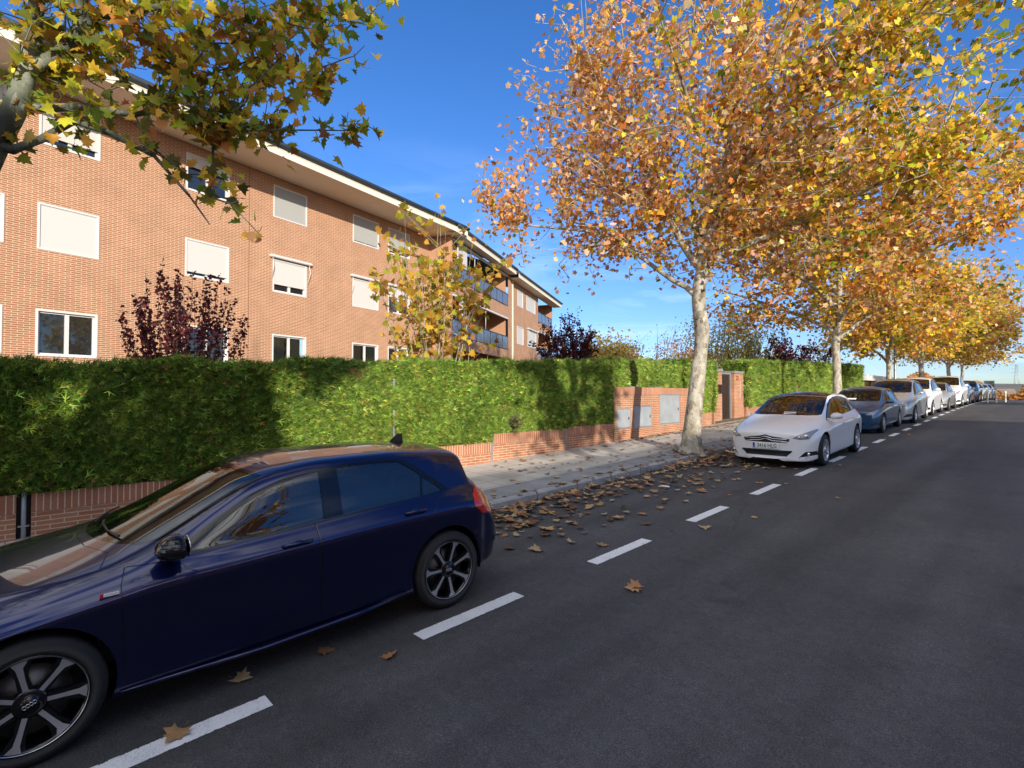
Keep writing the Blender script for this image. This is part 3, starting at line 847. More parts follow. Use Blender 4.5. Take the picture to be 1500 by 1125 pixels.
# ---------------- further plane trees of the row (one model, turned copies)
def far_tree(seed, height, spread, loc, label, group, leaf=.16, natt=620, per=13, wts=(.34, .16, .16, .05, .08, .16, .05), fork=3.1, tmpl=LEAF_S, clump=False):
    rg = np.random.default_rng(seed)
    t = thing('plane_tree', label, 'tree', loc, group=group)
    h = height
    tr = [(0, 0, -.05, .20), (.02, .03, 1.0, .165), (.03, 0, 2.2, .15), (0, .02, fork, .145), (.12, .05, fork + 1.2, .11), (.15, .2, h * .6, .08), (.1, .3, h * .8, .05), (0, .3, h, .02)]
    smooth_trunk(tr, 'trunk', M['bark'], t, 16, .04, 1.35, seed)
    lb = [tr]
    for k in range(7):
        a = k * 2.4 + rg.random(); z = fork + .1 + .33 * k; ll = spread * rg.uniform(.7, .95)
        lb.append([(.05, .05, z, .085), (math.cos(a) * ll * .25, math.sin(a) * ll * .25, z + .9, .07), (math.cos(a) * ll * .6, math.sin(a) * ll * .6, z + 1.9, .045), (math.cos(a) * ll * .9, math.sin(a) * ll * .9, z + 2.6, .015)])
    bl = [(0, 0, h * .62, spread * .8, spread * .8, h * .36)]
    for k in range(7):
        a = k * .9 + rg.random(); bl.append((math.cos(a) * spread * .55, math.sin(a) * spread * .55, fork + 1.5, spread * .33, spread * .33, 1.1))
    for k in range(7):
        a = rg.random() * 6.28; q = spread * .5
        bl.append((math.cos(a) * q, math.sin(a) * q, h * rg.uniform(.45, .8), spread * .45, spread * .45, h * .16))
    if clump: bl = [(math.cos(k * 2.4) * spread * (.35 + .03 * k), math.sin(k * 2.4) * spread * (.35 + .03 * k), 5.2 + .30 * k, .85, .85, .6) for k in range(17)]
    at = blobs_points(bl, natt, rg)
    A, par, rad, tips, nl = grow(lb, at, rng=rg)
    pr = par.copy(); k0 = sum(max(1, int((Vector(tr[i + 1][:3]) - Vector(tr[i][:3])).length / 0.25)) for i in range(len(tr) - 1)) + 1
    pr[:k0] = -1
    tube_mesh(A, pr, rad, nl, 'limbs', M['bark'], t, thick=.004)
    leaves_on(A, tips, par, per, .22, leaf, tmpl, autumn_cols(None, None, wts), 'crown', M['leaf'], t, rng=rg)
    return t
G = 'plane trees along the kerb'
t2 = far_tree(31, 13.8, 7.2, (-6.0, 24.5, gz(24.5) + .13), 'forked plane tree in front of the hedge just behind the dark blue hatchback', G, wts=(.30, .10, .24, .04, .08, .20, .02), natt=1600, per=15)
t3 = far_tree(32, 11.5, 6.2, (-6.0, 45.5, gz(45.5) + .13), 'plane tree with yellow leaves behind the lamp post, third trunk of the row', G, wts=(.24, .05, .36, .08, .16, .10, .01), natt=850, per=16, leaf=.22, fork=2.9, tmpl=LEAF_XS)
def tree_copy(src, loc, rz, label, group, sc=1.0):
    c = copy_tree(src); c.location = loc; c.rotation_euler = (0, 0, rz); c.scale = (sc, sc, sc)
    c['label'] = label; c['group'] = group
    return c
tree_copy(t3, (-6.0, 35.0, gz(35)), 2.2, 'plane tree with green and yellow leaves close to the grey lamp post', G, 0.86)
tree_copy(t3, (-6.0, 60.5, gz(60.5)), 1.1, 'orange plane tree beside the far end of the parked car row, fourth trunk', G, 0.95)
tree_copy(t2, (-6.2, 74, gz(74)), 4.0, 'smallest and farthest plane tree of the kerb row, above the last parked cars', G, 1.0)
GR = 'plane trees on the opposite pavement'
tcl = far_tree(44, 13.5, 5.0, (6.6, -8.0, gz(-8) + .1), 'added unseen plane tree on the opposite pavement behind the viewer', GR, natt=420, per=40, fork=5.2, clump=True, leaf=.20)  # added out of view, leaf clumps shaped to dapple the long hedge
far_tree(45, 12.5, 3.3, (6.6, 2.1, gz(3) + .1), 'added unseen plane tree on the opposite pavement next to the viewer', GR, natt=130, per=16, fork=5.0, clump=True, leaf=.19)  # added out of view to shade the hedge end and tall wall
tree_copy(t2, (6.4, -19, gz(-19) + .1), 3.0, 'added unseen plane tree on the opposite pavement well behind the viewer', GR, .85)  # added out of view, for shade and reflections
tree_copy(t3, (7.2, 41, gz(41) + .1), 0.4, 'added unseen plane tree on the opposite pavement past the long building', GR, .85)  # added out of view to throw shade bands over the far road
tree_copy(t3, (5.9, 58, gz(58) + .1), 5.0, 'plane tree whose reddish crown pokes in at the right edge over the road crest', GR, 1.1)

# ---------------- near plane tree at the left edge
tn = thing('plane_tree', 'near plane tree whose grey limbs and green yellow leaves fill the top left corner', 'tree', (-6.05, -0.45, gz(-.45) + .13), group=G)
on = Vector(tn.location)
trk = rel([(-6.05, -.45, .05, 0.189), (-6.05, -.44, 1.2, 0.156), (-6.02, -.38, 2.4, 0.135), (-5.93, -.27, 3.3, 0.111), (-5.77, -.11, 3.85, 0.092), (-5.66, 0, 4.12, 0.078), (-5.575, .07, 4.42, 0.063), (-5.54, .11, 4.8, 0.052), (-5.46, .14, 5.5, 0.044), (-5.4, .1, 6.6, 0.030), (-5.3, .0, 7.8, 0.011)], on)
smooth_trunk(trk, 'trunk', M['bark_green'], tn, 18, .05, 1.3, 3)
lb = [trk,
 rel([(-5.57, .08, 4.44, .05), (-5.48, .22, 4.55, .044), (-5.40, .34, 4.70, .045), (-5.31, .47, 4.93, .035), (-5.13, .66, 4.96, .028), (-4.97, .96, 5.10, .022), (-4.75, 1.3, 5.35, .014), (-4.55, 1.7, 5.5, .007)], on),
 rel([(-5.40, .34, 4.72, .04), (-5.33, .40, 5.1, .034), (-5.28, .46, 5.7, .026), (-5.1, .6, 6.5, .012)], on),
 rel([(-5.80, -.14, 3.80, .040), (-5.68, .0, 3.80, .034), (-5.51, .16, 3.88, .029), (-5.38, .35, 4.05, .026), (-5.27, .55, 3.99, .026), (-5.12, .84, 3.84, .018), (-4.99, 1.07, 3.53, .011), (-4.9, 1.2, 3.3, .006)], on),
 rel([(-5.62, .04, 4.18, .035), (-5.36, .37, 4.16, .028), (-5.12, .70, 4.13, .022), (-5.02, .90, 4.22, .018), (-5.05, .98, 4.62, .010), (-4.9, 1.1, 4.9, .006)], on),
 rel([(-5.04, .88, 4.2, .014), (-4.8, 1.2, 4.05, .011), (-4.5, 1.6, 4.1, .008), (-4.25, 2.15, 4.2, .005)], on),
 rel([(-5.9, -.25, 3.5, .09), (-6.3, -.5, 4.3, .07), (-6.7, -.9, 5.4, .04), (-7.0, -1.2, 6.8, .015)], on),
 rel([(-5.9, -.27, 3.4, .08), (-5.6, -.9, 4.2, .06), (-5.1, -1.7, 5.2, .03), (-4.7, -2.4, 6.2, .012)], on)]
bl = [(-5.48, .31, 4.75, .50, .50, .40, 2.4), (-5.09, .84, 4.9, .55, .50, .42, 2.6), (-4.75, 1.45, 4.95, .45, .45, .40, 2.2), (-4.42, 1.95, 5.2, .40, .40, .42, 1.8), (-4.83, 1.14, 4.2, .34, .34, .30, 2.6), (-4.58, 1.55, 4.15, .32, .32, .26, 2.4),
      (-4.27, 2.12, 4.2, .22, .22, .18, 4), (-4.14, 2.34, 4.18, .14, .16, .14, 5), (-4.5, 1.75, 4.75, .40, .40, .34, 2.4), (-4.75, 1.3, 4.4, .45, .4, .35, 2.4), (-4.2, 2.3, 5.4, .3, .3, .3, 2), (-5.41, .40, 4.1, .32, .30, .22, 2.4), (-4.72, 1.28, 3.52, .20, .20, .16, 3.4), (-4.56, 1.48, 3.25, .14, .16, .10, 4), (-5.0, 1.0, 3.8, .30, .3, .20, 2),
      (-5.0, .7, 6.2, 1.3, 1.3, .9, .30), (-6.3, -1.0, 6.0, 1.7, 1.7, 1.7, .22), (-4.9, -1.9, 5.8, 1.4, 1.4, 1.2, .2)]
rgn = np.random.default_rng(8)
at = blobs_points(bl, 860, rgn) - np.array(on)
A, par, rad, tips, nl = grow(lb, at, r_tip=.0028, alpha=.25, expo=.5, seg=.22, jit=.08, rng=rgn)
pr = par.copy(); k0 = sum(max(1, int((Vector(trk[i + 1][:3]) - Vector(trk[i][:3])).length / 0.25)) for i in range(len(trk) - 1)) + 1
pr[:k0] = -1
tube_mesh(A, pr, rad, nl, 'limbs', M['bark_green'], tn)
def near_cols(pos):
    s = sines(pos, 3.0, 9); n = len(pos); bias = np.ones((n, 6)); e = np.exp(1.0 * np.clip(s, -1, 1))
    bias[:, 0] *= e; bias[:, 1] *= e; bias[:, 4] /= e; bias[:, 5] /= e
    return palette(n, [GREEN, OLIVE, LIME, YELLOW, (.34, .17, .03), BROWN], [.15, .16, .30, .19, .14, .06], .25, bias=bias) * 1.35
leaves_on(A, tips, par, 4.9, .06, .092, (LEAF_V, LEAF_F), near_cols, 'crown', M['leaf'], tn, droop=.6, rng=rgn, back=2)

# ---------------- garden shrubs and trees behind the hedge
def shrub(name, label, cat, loc, stems, h, w, leafcol, leafw, leafsize, nleaf, mat_bark, lean=.25, group=None, tmpl=LEAF_XS, seed=1, upright=True, leafspread=.05, base_r=.018, twig=2):
    rg = np.random.default_rng(seed)
    t = thing(name, label, cat, loc, group=group)
    b = B(); P = []
    for k in range(stems):
        a = rg.random() * 6.28; rr = w * math.sqrt(rg.random()) * .95
        hh = h * rg.uniform(.72, 1.0) * (1 - .25 * (rr / w) ** 2)
        top = Vector((math.cos(a) * rr, math.sin(a) * rr, hh)); base = Vector((math.cos(a) * rr * .18, math.sin(a) * rr * .18, 0))
        mid = base.lerp(top, .5) + Vector((top.x * .12, top.y * .12, 0)) + Vector(rg.normal(size=3) * .04)
        pts = [base, base.lerp(mid, .5), mid, mid.lerp(top, .5) + Vector(rg.normal(size=3) * .03), top]
        b.tube(pts, [base_r, base_r * .8, base_r * .6, base_r * .4, base_r * .12], 5, cap=False)
        P.append([np.array(p) for p in pts])
        for q in range(twig):
            f = rg.uniform(.35, .85); i = int(f * 4); s0 = pts[i].lerp(pts[i + 1], f * 4 - i); L_ = h * rg.uniform(.12, .28)
            dd = Vector((rg.normal() * .6, rg.normal() * .6, 1.0)).normalized() if upright else Vector((rg.normal(), rg.normal(), .35)).normalized()
            e = s0 + dd * L_; b.tube([s0, s0.lerp(e, .5), e], [base_r * .35, base_r * .25, base_r * .1], 4, cap=False)
            P.append([np.array(s0), np.array(s0.lerp(e, .5)), np.array(e)])
    b.done('stem', mat_bark, t)
    if nleaf:
        pos = []
        for _ in range(nleaf):
            pl = P[rg.integers(len(P))]; f = rg.random() ** .8 * (len(pl) - 1) * .999; i = int(f)
            if len(pl) == 5 and f < .9: f = .9 + rg.random() * 3.0; i = int(f)
            pos.append(pl[i] + (pl[i + 1] - pl[i]) * (f - i))
        pos = np.array(pos) + rg.normal(size=(nleaf, 3)) * leafspread
        d = rg.normal(size=(nleaf, 3)); nn = rg.normal(size=(nleaf, 3)); nn[:, 2] += .4
        global RNG
        scatter(tmpl[0], tmpl[1], pos, d, nn, leafsize * np.exp(rg.normal(0, .2, nleaf)), palette(nleaf, leafcol, leafw, .22), 'foliage', M['leaf'], t, rg.uniform(.3, 2, nleaf))
    return t
PURPLE = [(.09, .018, .026), (.15, .03, .038), (.24, .06, .06), (.04, .012, .016)]
gg = 'purple leaved plum shrubs behind the hedge'
shrub('plum_tree', 'purple plum shrub with upright shoots in front of the second window column', 'shrub', (-10.6, 2.25, .9), 66, 3.45, 1.05, PURPLE, [.3, .35, .2, .15], .062, 6000, M['bark_dark'], group=gg, seed=4, leafspread=.018, twig=0, base_r=.012)
shrub('plum_tree', 'dark purple plum shrub at the far corner of the apartment building', 'shrub', (-13, 15.8, 1.2), 56, 4.2, 1.35, PURPLE, [.5, .25, .05, .2], .085, 8000, M['bark_dark'], group=gg, seed=5, twig=1)
shrub('plum_tree', 'dark purple plum tree behind the hedge right of the gate, under the orange crown', 'shrub', (-11.2, 32.4, 1.6), 38, 4.3, 3.4, PURPLE, [.5, .25, .05, .2], .14, 4600, M['bark_dark'], group=gg, seed=6, twig=3)
shrub('sapling', 'young plane sapling with sparse yellow leaves rising over the hedge before the balconies', 'tree', (-10.2, 7.3, 1.0), 17, 5.7, 1.5, [YELLOW, LIME, (.42, .22, .03), ORANGE], [.38, .30, .22, .1], .15, 1150, M['bark'], seed=12, tmpl=(LEAF_V, LEAF_F), base_r=.018, leafspread=.09, twig=5, upright=True)
shrub('bare_shrub', 'nearly bare pinkish shrub behind the tall brick cabinet wall', 'shrub', (-13.2, 22.8, 1.6), 26, 3.9, 2.6, [PINKB, BROWN, ORANGE], [.5, .3, .2], .09, 1300, M['bark_dark'], seed=13, leafspread=.1, twig=5, upright=False)
shrub('willow', 'pale yellow green tree behind the gate pillars', 'tree', (-12.2, 28.6, 1.6), 22, 6.2, 2.4, [(.62, .56, .18), (.70, .58, .20), (.45, .44, .14)], [.4, .3, .3], .11, 5600, M['bark_dark'], seed=14, leafspread=.28, twig=5, upright=False)
shrub('bare_shrub', 'reddish leafless shrub behind the hedge beside the forked plane trunk', 'shrub', (-11.5, 39.5, 1.8), 30, 4.0, 2.6, [PINKB, RUST, BROWN], [.5, .25, .25], .12, 1500, M['bark_dark'], seed=15, leafspread=.15, twig=5, upright=False)
shrub('poplar', 'round yellow tree beyond the far end of the apartment building', 'tree', (-25.5, 36.0, 1.2), 30, 6.4, 2.6, [(.60, .46, .12), (.66, .50, .15), (.50, .38, .12)], [.4, .4, .2], .22, 9000, M['bark_dark'], seed=16, leafspread=.42, twig=5, upright=False)
shrub('poplar', 'orange tree in the distance right of the round yellow tree', 'tree', (-30, 60.0, 1.2), 26, 7.0, 3.2, [(.48, .26, .08), (.45, .20, .06)], [.5, .5], .3, 3500, M['bark_dark'], seed=17, leafspread=.5, twig=5, upright=False)
# orange thicket on the far side of the crest
def thicket(name, label, x0, x1, y0, y1, n, h, cols, w, seed, sz=.55):
    rg = np.random.default_rng(seed)
    x = rg.uniform(x0, x1, n); y = rg.uniform(y0, y1, n)
    base = np.array([gz(v) for v in y]); hh = h * (0.6 + .4 * np.sin(x * .55 + 1) * np.sin(x * .21 + 2)) 
    z = base + hh * rg.random(n) ** .6
    pos = np.stack([x, y, z], 1)
    d = rg.normal(size=(n, 3)); d[:, 2] += .4; nn = rg.normal(size=(n, 3))
    o = scatter(LEAF_XS[0], LEAF_XS[1], pos, d, nn, sz * np.exp(rg.normal(0, .25, n)), palette(n, cols, w, .25), name, M['leaf'])
    setp(o, label, 'undergrowth', kind='stuff')
thicket('orange_undergrowth', 'orange autumn thicket beyond the road crest at the right edge', -22, 14, 118, 140, 20000, 6.0, [(.58, .27, .09), (.62, .34, .10), (.48, .20, .08), (.62, .46, .08)], [.4, .3, .2, .1], 41, .6)

# ================================================================ HEDGES
SPRAY = ([(0, -.05, 0), (0, .05, 0), (1, 0, .05), (.12, .02, 0), (.25, -.02, 0), (.72, .36, .05), (.2, -.02, 0), (.35, .02, 0), (.66, -.38, .05)],
         [(0, 1, 2), (3, 4, 5), (6, 7, 8)])
def hedge(label, X, y0, y1, zb, zt, depth, dens, seed, spray=.15, holes=(), bright=1.0):
    """front face at world x = X facing the street; local x = world y"""
    rg = np.random.default_rng(seed)
    t = thing('hedge', label, 'hedge', (X, y0, 0), R(90), group='clipped conifer hedges')
    Lh = y1 - y0
    def disp(u, z): 
        p = np.stack([u * 1.0, z * 1.0, u * 0], 1)
        return .075 * sines(p, 2.3, seed + 1) + .05 * sines(p, 6.0, seed + 2)
    def top(u): 
        return np.array([zt(y0 + a) for a in u]) + .035 * np.sin(u * 3.1 + seed) + .02 * np.sin(u * 8.3)
    # core
    nu = max(4, int(Lh / .12)); nz_ = 16
    us = np.linspace(0, Lh, nu); V = []; 
    zbv = np.array([zb(y0 + a) for a in us]); ztv = top(us)
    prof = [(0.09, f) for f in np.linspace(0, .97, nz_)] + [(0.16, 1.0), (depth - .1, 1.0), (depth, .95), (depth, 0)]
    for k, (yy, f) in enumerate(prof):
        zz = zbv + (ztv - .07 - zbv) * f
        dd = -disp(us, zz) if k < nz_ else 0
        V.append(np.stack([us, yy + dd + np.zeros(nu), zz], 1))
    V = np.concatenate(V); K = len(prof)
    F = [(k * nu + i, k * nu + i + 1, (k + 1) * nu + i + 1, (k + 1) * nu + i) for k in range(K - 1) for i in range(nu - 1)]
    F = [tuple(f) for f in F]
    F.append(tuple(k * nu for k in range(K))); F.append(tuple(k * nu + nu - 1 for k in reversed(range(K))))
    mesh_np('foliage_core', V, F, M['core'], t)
    # sprays on front, top, near end
    hgt = float(np.mean(ztv - zbv))
    nf = int(dens * Lh * hgt); nt = int(dens * Lh * depth * .55); ne = int(dens * depth * hgt * .8)
    u = rg.random(nf) * Lh; zbu = np.array([zb(y0 + a) for a in u]); ztu = top(u); z = zbu + .03 + (ztu - zbu + .03) * rg.random(nf)
    pf = np.stack([u, -disp(u, z) - rg.random(nf) ** 3 * .09 + .06, z], 1); nfv = np.tile([0, -1., 0], (nf, 1))
    u2 = rg.random(nt) * Lh; y2 = rg.random(nt) * (depth - .05) + .03; pt = np.stack([u2, y2, top(u2) - .06 + rg.random(nt) * .03], 1); ntv = np.tile([0, 0, 1.], (nt, 1))
    y3 = rg.random(ne) * depth; z3 = zbv[0] + (ztv[0] - zbv[0]) * rg.random(ne); pe = np.stack([np.full(ne, .02), y3, z3], 1); nev = np.tile([-1., 0, 0], (ne, 1))
    u4 = int(ne * .6); pe2 = pe[:u4].copy(); pe2[:, 0] = Lh - .02; nev2 = np.tile([1., 0, 0], (u4, 1))
    pos = np.concatenate([pf, pt, pe, pe2]); n = np.concatenate([nfv, ntv, nev, nev2]); m = len(pos)
    flow = np.stack([.75 + .5 * sines(pos, 1.2, seed + 5), np.zeros(m), .35 + .5 * sines(pos, 1.5, seed + 6)], 1)
    d = n * rg.uniform(.25, .9, (m, 1)) + flow * .75 + rg.normal(size=(m, 3)) * .38
    nn = n * .8 + rg.normal(size=(m, 3)) * .5
    s = sines(pos, 1.4, seed + 9) + .6 * sines(pos, 5, seed + 10)
    bias = np.ones((m, 5)); e = np.exp(.7 * np.clip(s, -1.5, 1.5)); bias[:, 0] *= e; bias[:, 1] /= e; bias[:, 3] *= e ** .6
    # dry brown spots
    br_ = (sines(pos, 2.2, seed + 12) > .93); bias[:, 4] *= np.where(br_, 26, 1)
    col = palette(m, [(.12, .20, .032), (.055, .11, .02), (.08, .15, .025), (.20, .27, .05), (.22, .12, .05)], [.3, .22, .28, .14, .012], .32, bias=bias) * bright * np.array([1.85, 1.66, 1.55])
    sc = spray * np.exp(rg.normal(0, .25, m))
    keep = np.ones(m, bool)
    for (hy, hz, ry, rz_) in holes:
        q = ((pos[:, 0] + y0 - hy) / ry) ** 2 + ((pos[:, 2] - hz) / rz_) ** 2 + .35 * sines(pos, 9, seed + 20)
        keep &= (q > 1) | (rg.random(m) < .10); col[q < 1.25] = col[q < 1.25] * .4 + np.array([.10, .07, .045])
    pos, d, nn, col, sc = pos[keep], d[keep], nn[keep], col[keep], sc[keep]
    if holes:
        b = B()
        for (hy, hz, ry, rz_) in holes:
            for _ in range(16):
                a = Vector((hy - y0 + rg.uniform(-ry, ry), .05, hz + rg.uniform(-rz_, rz_))); e = a + Vector((rg.uniform(-.25, .25), rg.uniform(-.06, .03), rg.uniform(.05, .22)))
                b.tube([a, a.lerp(e, .5) + Vector((0, -.02, 0)), e], [.007, .005, .002], 4, cap=False)
        b.done('dead_twigs', M['bark_dark'], t)
    istop = np.zeros(m, bool); istop[nf:nf + nt] = True
    scatter(SPRAY[0], SPRAY[1], pos, d, nn, sc, col, 'foliage', M['needle'], t)
    return t
def lin(y, a, za, b_, zb_):
    f = min(1, max(0, (y - a) / (b_ - a))); return za + (zb_ - za) * f
def low_top(y):     # top of the stepped low wall
    if y < 4.2: return .70
    if y < 7.47: return .835
    if y < 9.97: return 1.01
    return 1.06
hedge('long clipped green hedge above the low brick wall, left of the tall brick wall', -8.30, -3.0, 11.95, lambda y: low_top(y) - .02, lambda y: lin(y, 0, 2.20, 12, 2.72), 1.0, 5200, 50, spray=.10, holes=[(8.15, 1.22, .20, .18)])
b = B(); b.tube([(-8.235, 5.02, .80), (-8.235, 5.02, 2.12)], .022, 10); b.tube([(-8.235, 5.02, 2.12), (-8.235, 5.02, 2.14)], [.028, .028], 10)
setp(b.done('fence_post', M['grey_metal']), 'thin grey metal post standing in the face of the long hedge', 'post')
hedge('shaded hedge strip behind the tall brick wall with grey cabinets', -8.62, 12.0, 16.6, lambda y: 1.6, lambda y: lin(y, 12, 2.80, 17, 3.0), 1.0, 3000, 51, spray=.12)
hedge('narrow hedge between the tall brick wall and the gate pillar', -8.55, 16.45, 18.85, lambda y: 1.18, lambda y: lin(y, 16, 2.95, 19, 3.0), 1.0, 2600, 52, spray=.13)
hedge('tall bright hedge right of the gate behind the parked cars', -8.60, 21.85, 41.3, lambda y: 1.36 + .022 * (y - 22), lambda y: lin(y, 22, 3.2, 41, 3.75), 1.0, 1300, 53, spray=.19)
# ================================================================ GARDEN WALLS
WX = -8.30
def wall_panel(t, y0, y1, top, bot, x=0.0, thick=.24, sold=.222):
    b = B(); b.box(y0, y1, x, x + thick, bot - top + sold, 0)
    o = b.done('brick_panel', M['brickL'], t); o.location = (0, 0, top - sold)
    b = B(); b.box(y0 - .001, y1 + .001, x - .006, x + thick + .006, .006, sold + .002)
    c = b.done('coping', M['soldier'], t); c.location = (0, 0, top - sold)
gw = thing('garden_wall', 'low stepped garden wall of red brick under the long hedge, left of the tall brick wall', 'garden wall', (WX, 0, 0), R(90), group='brick garden walls along the pavement')
for (a, b_, tp) in [(-12, -6.03, .42), (-5.97, .085, .70), (.215, 4.17, .70), (4.23, 7.44, .835), (7.50, 9.94, 1.01), (10.0, 11.94, 1.06)]:
    wall_panel(gw, a, b_, tp, gz(a) - .2)
for (y, w, z1) in [(4.20, .05, .80), (7.47, .05, 1.0), (9.97, .05, 1.03)]:
    b = B(); b.box(y - w / 2, y + w / 2, .004, .2, gz(y), z1); b.done('joint_post', M['grey_metal'], gw)
# the wider gap with a steel post near the left edge
b = B(); b.box(.088, .212, .10, .22, -.1, .68); b.done('gap_filler', M['black'], gw)
b = B(); b.tube([(.15, .03, .0), (.15, .03, .80)], .024, 12); b.box(.10, .20, -.002, .05, .32, .335); b.done('post', M['grey_metal'], gw)
tw = thing('cabinet_wall', 'tall brick wall section with three grey meter cabinet doors behind the big plane trunk', 'brick wall', (WX, 0, 0), R(90), group='brick garden walls along the pavement')
wall_panel(tw, 12.0, 16.4, 2.07, gz(12) - .1, thick=.30)
for (a, b_, c, d) in [(12.15, 12.78, .93, 1.44), (13.02, 13.92, .92, 1.50), (14.46, 15.64, .96, 1.84)]:
    bb = B(); bb.box(a, b_, -.018, .05, c, d).bevel(.006, 1)
    o = bb.done('cabinet_door', M['box_grey'], tw)
    bb = B(); bb.box(a - .03, a - .004, -.010, .05, c - .03, d + .03); bb.box(b_ + .004, b_ + .03, -.010, .05, c - .03, d + .03); bb.box(a - .004, b_ + .004, -.010, .05, d + .004, d + .03); bb.box(a - .004, b_ + .004, -.010, .05, c - .03, c - .004)
    bb.done('door_frame', M['grey_metal'], o)
    bb = B(); bb.box(b_ - .10, b_ - .07, -.03, -.018, (c + d) / 2 - .04, (c + d) / 2 + .04); bb.done('lock', M['dark_metal'], o)
b = B(); 
for (a, c) in [(12.9, 13.3), (14.2, 14.6)]: b.box(a, c, .02, .2, 2.074, 2.10)
b.split('cap_tile', M['concrete'], tw)
lw = thing('garden_wall', 'short low brick wall between the cabinet wall and the gate pillar', 'garden wall', (-8.55, 0, 0), R(90), group='brick garden walls along the pavement')
wall_panel(lw, 16.44, 18.82, 1.20, gz(16) - .1)
rw = thing('garden_wall', 'low brick wall right of the gate, running behind the parked cars', 'garden wall', (-8.62, 0, 0), R(90), group='brick garden walls along the pavement')
for (a, b_, tp) in [(21.93, 25.5, 1.38), (25.55, 29.5, 1.48), (29.55, 34, 1.58), (34.05, 41.2, 1.68)]:
    wall_panel(rw, a, b_, tp, gz(a) - .1)

# ---- gate
gt = thing('gateway', 'brick gateway with two pillars and a dark recessed door behind the white hatchback', 'gate', (-8.7, 0, 0), R(90))
zg = gz(20) + .17
b = B(); b.box(18.86, 19.78, 0, .62, zg - .3, 2.74); b.done('pillar', M['brickL'], gt)
b = B(); b.box(20.92, 21.86, 0, .62, zg - .3, 2.70); rp = b.done('pillar', M['brickL'], gt)
for (a, c, z) in [(18.82, 19.82, 2.743), (20.88, 21.90, 2.703)]:
    b = B(); b.box(a, c, -.04, .66, z, z + .11).bevel(.01, 1); b.done('pillar_cap', M['concrete'], gt)
b = B(); b.box(19.84, 20.84, .16, .21, zg + .06, 2.66)
for k in range(7): b.box(19.86 + .13 * k + .04, 19.86 + .13 * k + .052, .152, .16, zg + .1, 2.6)
dr = b.done('door', simple('brown_door', (.030, .020, .014), .5, var=.3), gt)
b = B(); b.box(19.784, 19.838, .12, .22, zg, 2.72); b.box(20.842, 20.916, .12, .22, zg, 2.72); b.box(19.838, 20.842, .12, .22, 2.665, 2.72); b.done('door_frame', M['grey_metal'], gt)
b = B(); b.tube([(19.95, .158, 1.75), (19.95, .10, 1.75), (20.07, .10, 1.75)], .012, 8); b.done('handle', M['chrome'], dr)
b = B(); b.box(19.36, 19.72, -.13, -.002, 1.93, 2.24).bevel(.01, 2); mb = b.done('mailbox', simple('brown_box', (.045, .032, .028), .4, .3), gt)
b = B(); b.box(19.40, 19.68, -.137, -.131, 2.13, 2.16); b.done('slot', M['black'], mb)
text_mesh('number', '22', .24, M['red_letters'], gt, (21.22, -.006, 2.52), (R(90), 0, 0), .006)
b = B()
for k in range(6):
    z = 2.30 - k * .11
    b.box(21.48, 21.50, -.008, -.001, z, z + .07); b.box(21.50, 21.55, -.008, -.001, z + .055, z + .07)
b.split('pale_marks', M['white'], gt)
b = B(); b.sphere((21.95, -.02, 2.18), .10, 12, (1, .5, 1.3)); b.done('globe_lamp', M['white'], gt)

# ================================================================ APARTMENT BUILDING
def open_wall(x0, x1, z0, z1, ops, name, mat, parent, depth=.14, y=0.0):
    xs = sorted({x0, x1, *[o[0] for o in ops], *[o[1] for o in ops]}); zs = sorted({z0, z1, *[o[2] for o in ops], *[o[3] for o in ops]})
    xs = [x for x in xs if x0 <= x <= x1]; zs = [z for z in zs if z0 <= z <= z1]
    b = B()
    for i in range(len(xs) - 1):
        for j in range(len(zs) - 1):
            cx, cz = (xs[i] + xs[i + 1]) / 2, (zs[j] + zs[j + 1]) / 2
            if any(o[0] < cx < o[1] and o[2] < cz < o[3] for o in ops): continue
            b.quad([(xs[i], y, zs[j]), (xs[i + 1], y, zs[j]), (xs[i + 1], y, zs[j + 1]), (xs[i], y, zs[j + 1])])
    for (a, c, d, e) in ops:
        b.quad([(a, y, d), (a, y, e), (a, y + depth, e), (a, y + depth, d)]); b.quad([(c, y, d), (c, y + depth, d), (c, y + depth, e), (c, y, e)])
        b.quad([(a, y, d), (a, y + depth, d), (c, y + depth, d), (c, y, d)]); b.quad([(a, y, e), (c, y, e), (c, y + depth, e), (a, y + depth, e)])
    return b.done(name, mat, parent, fix=False)
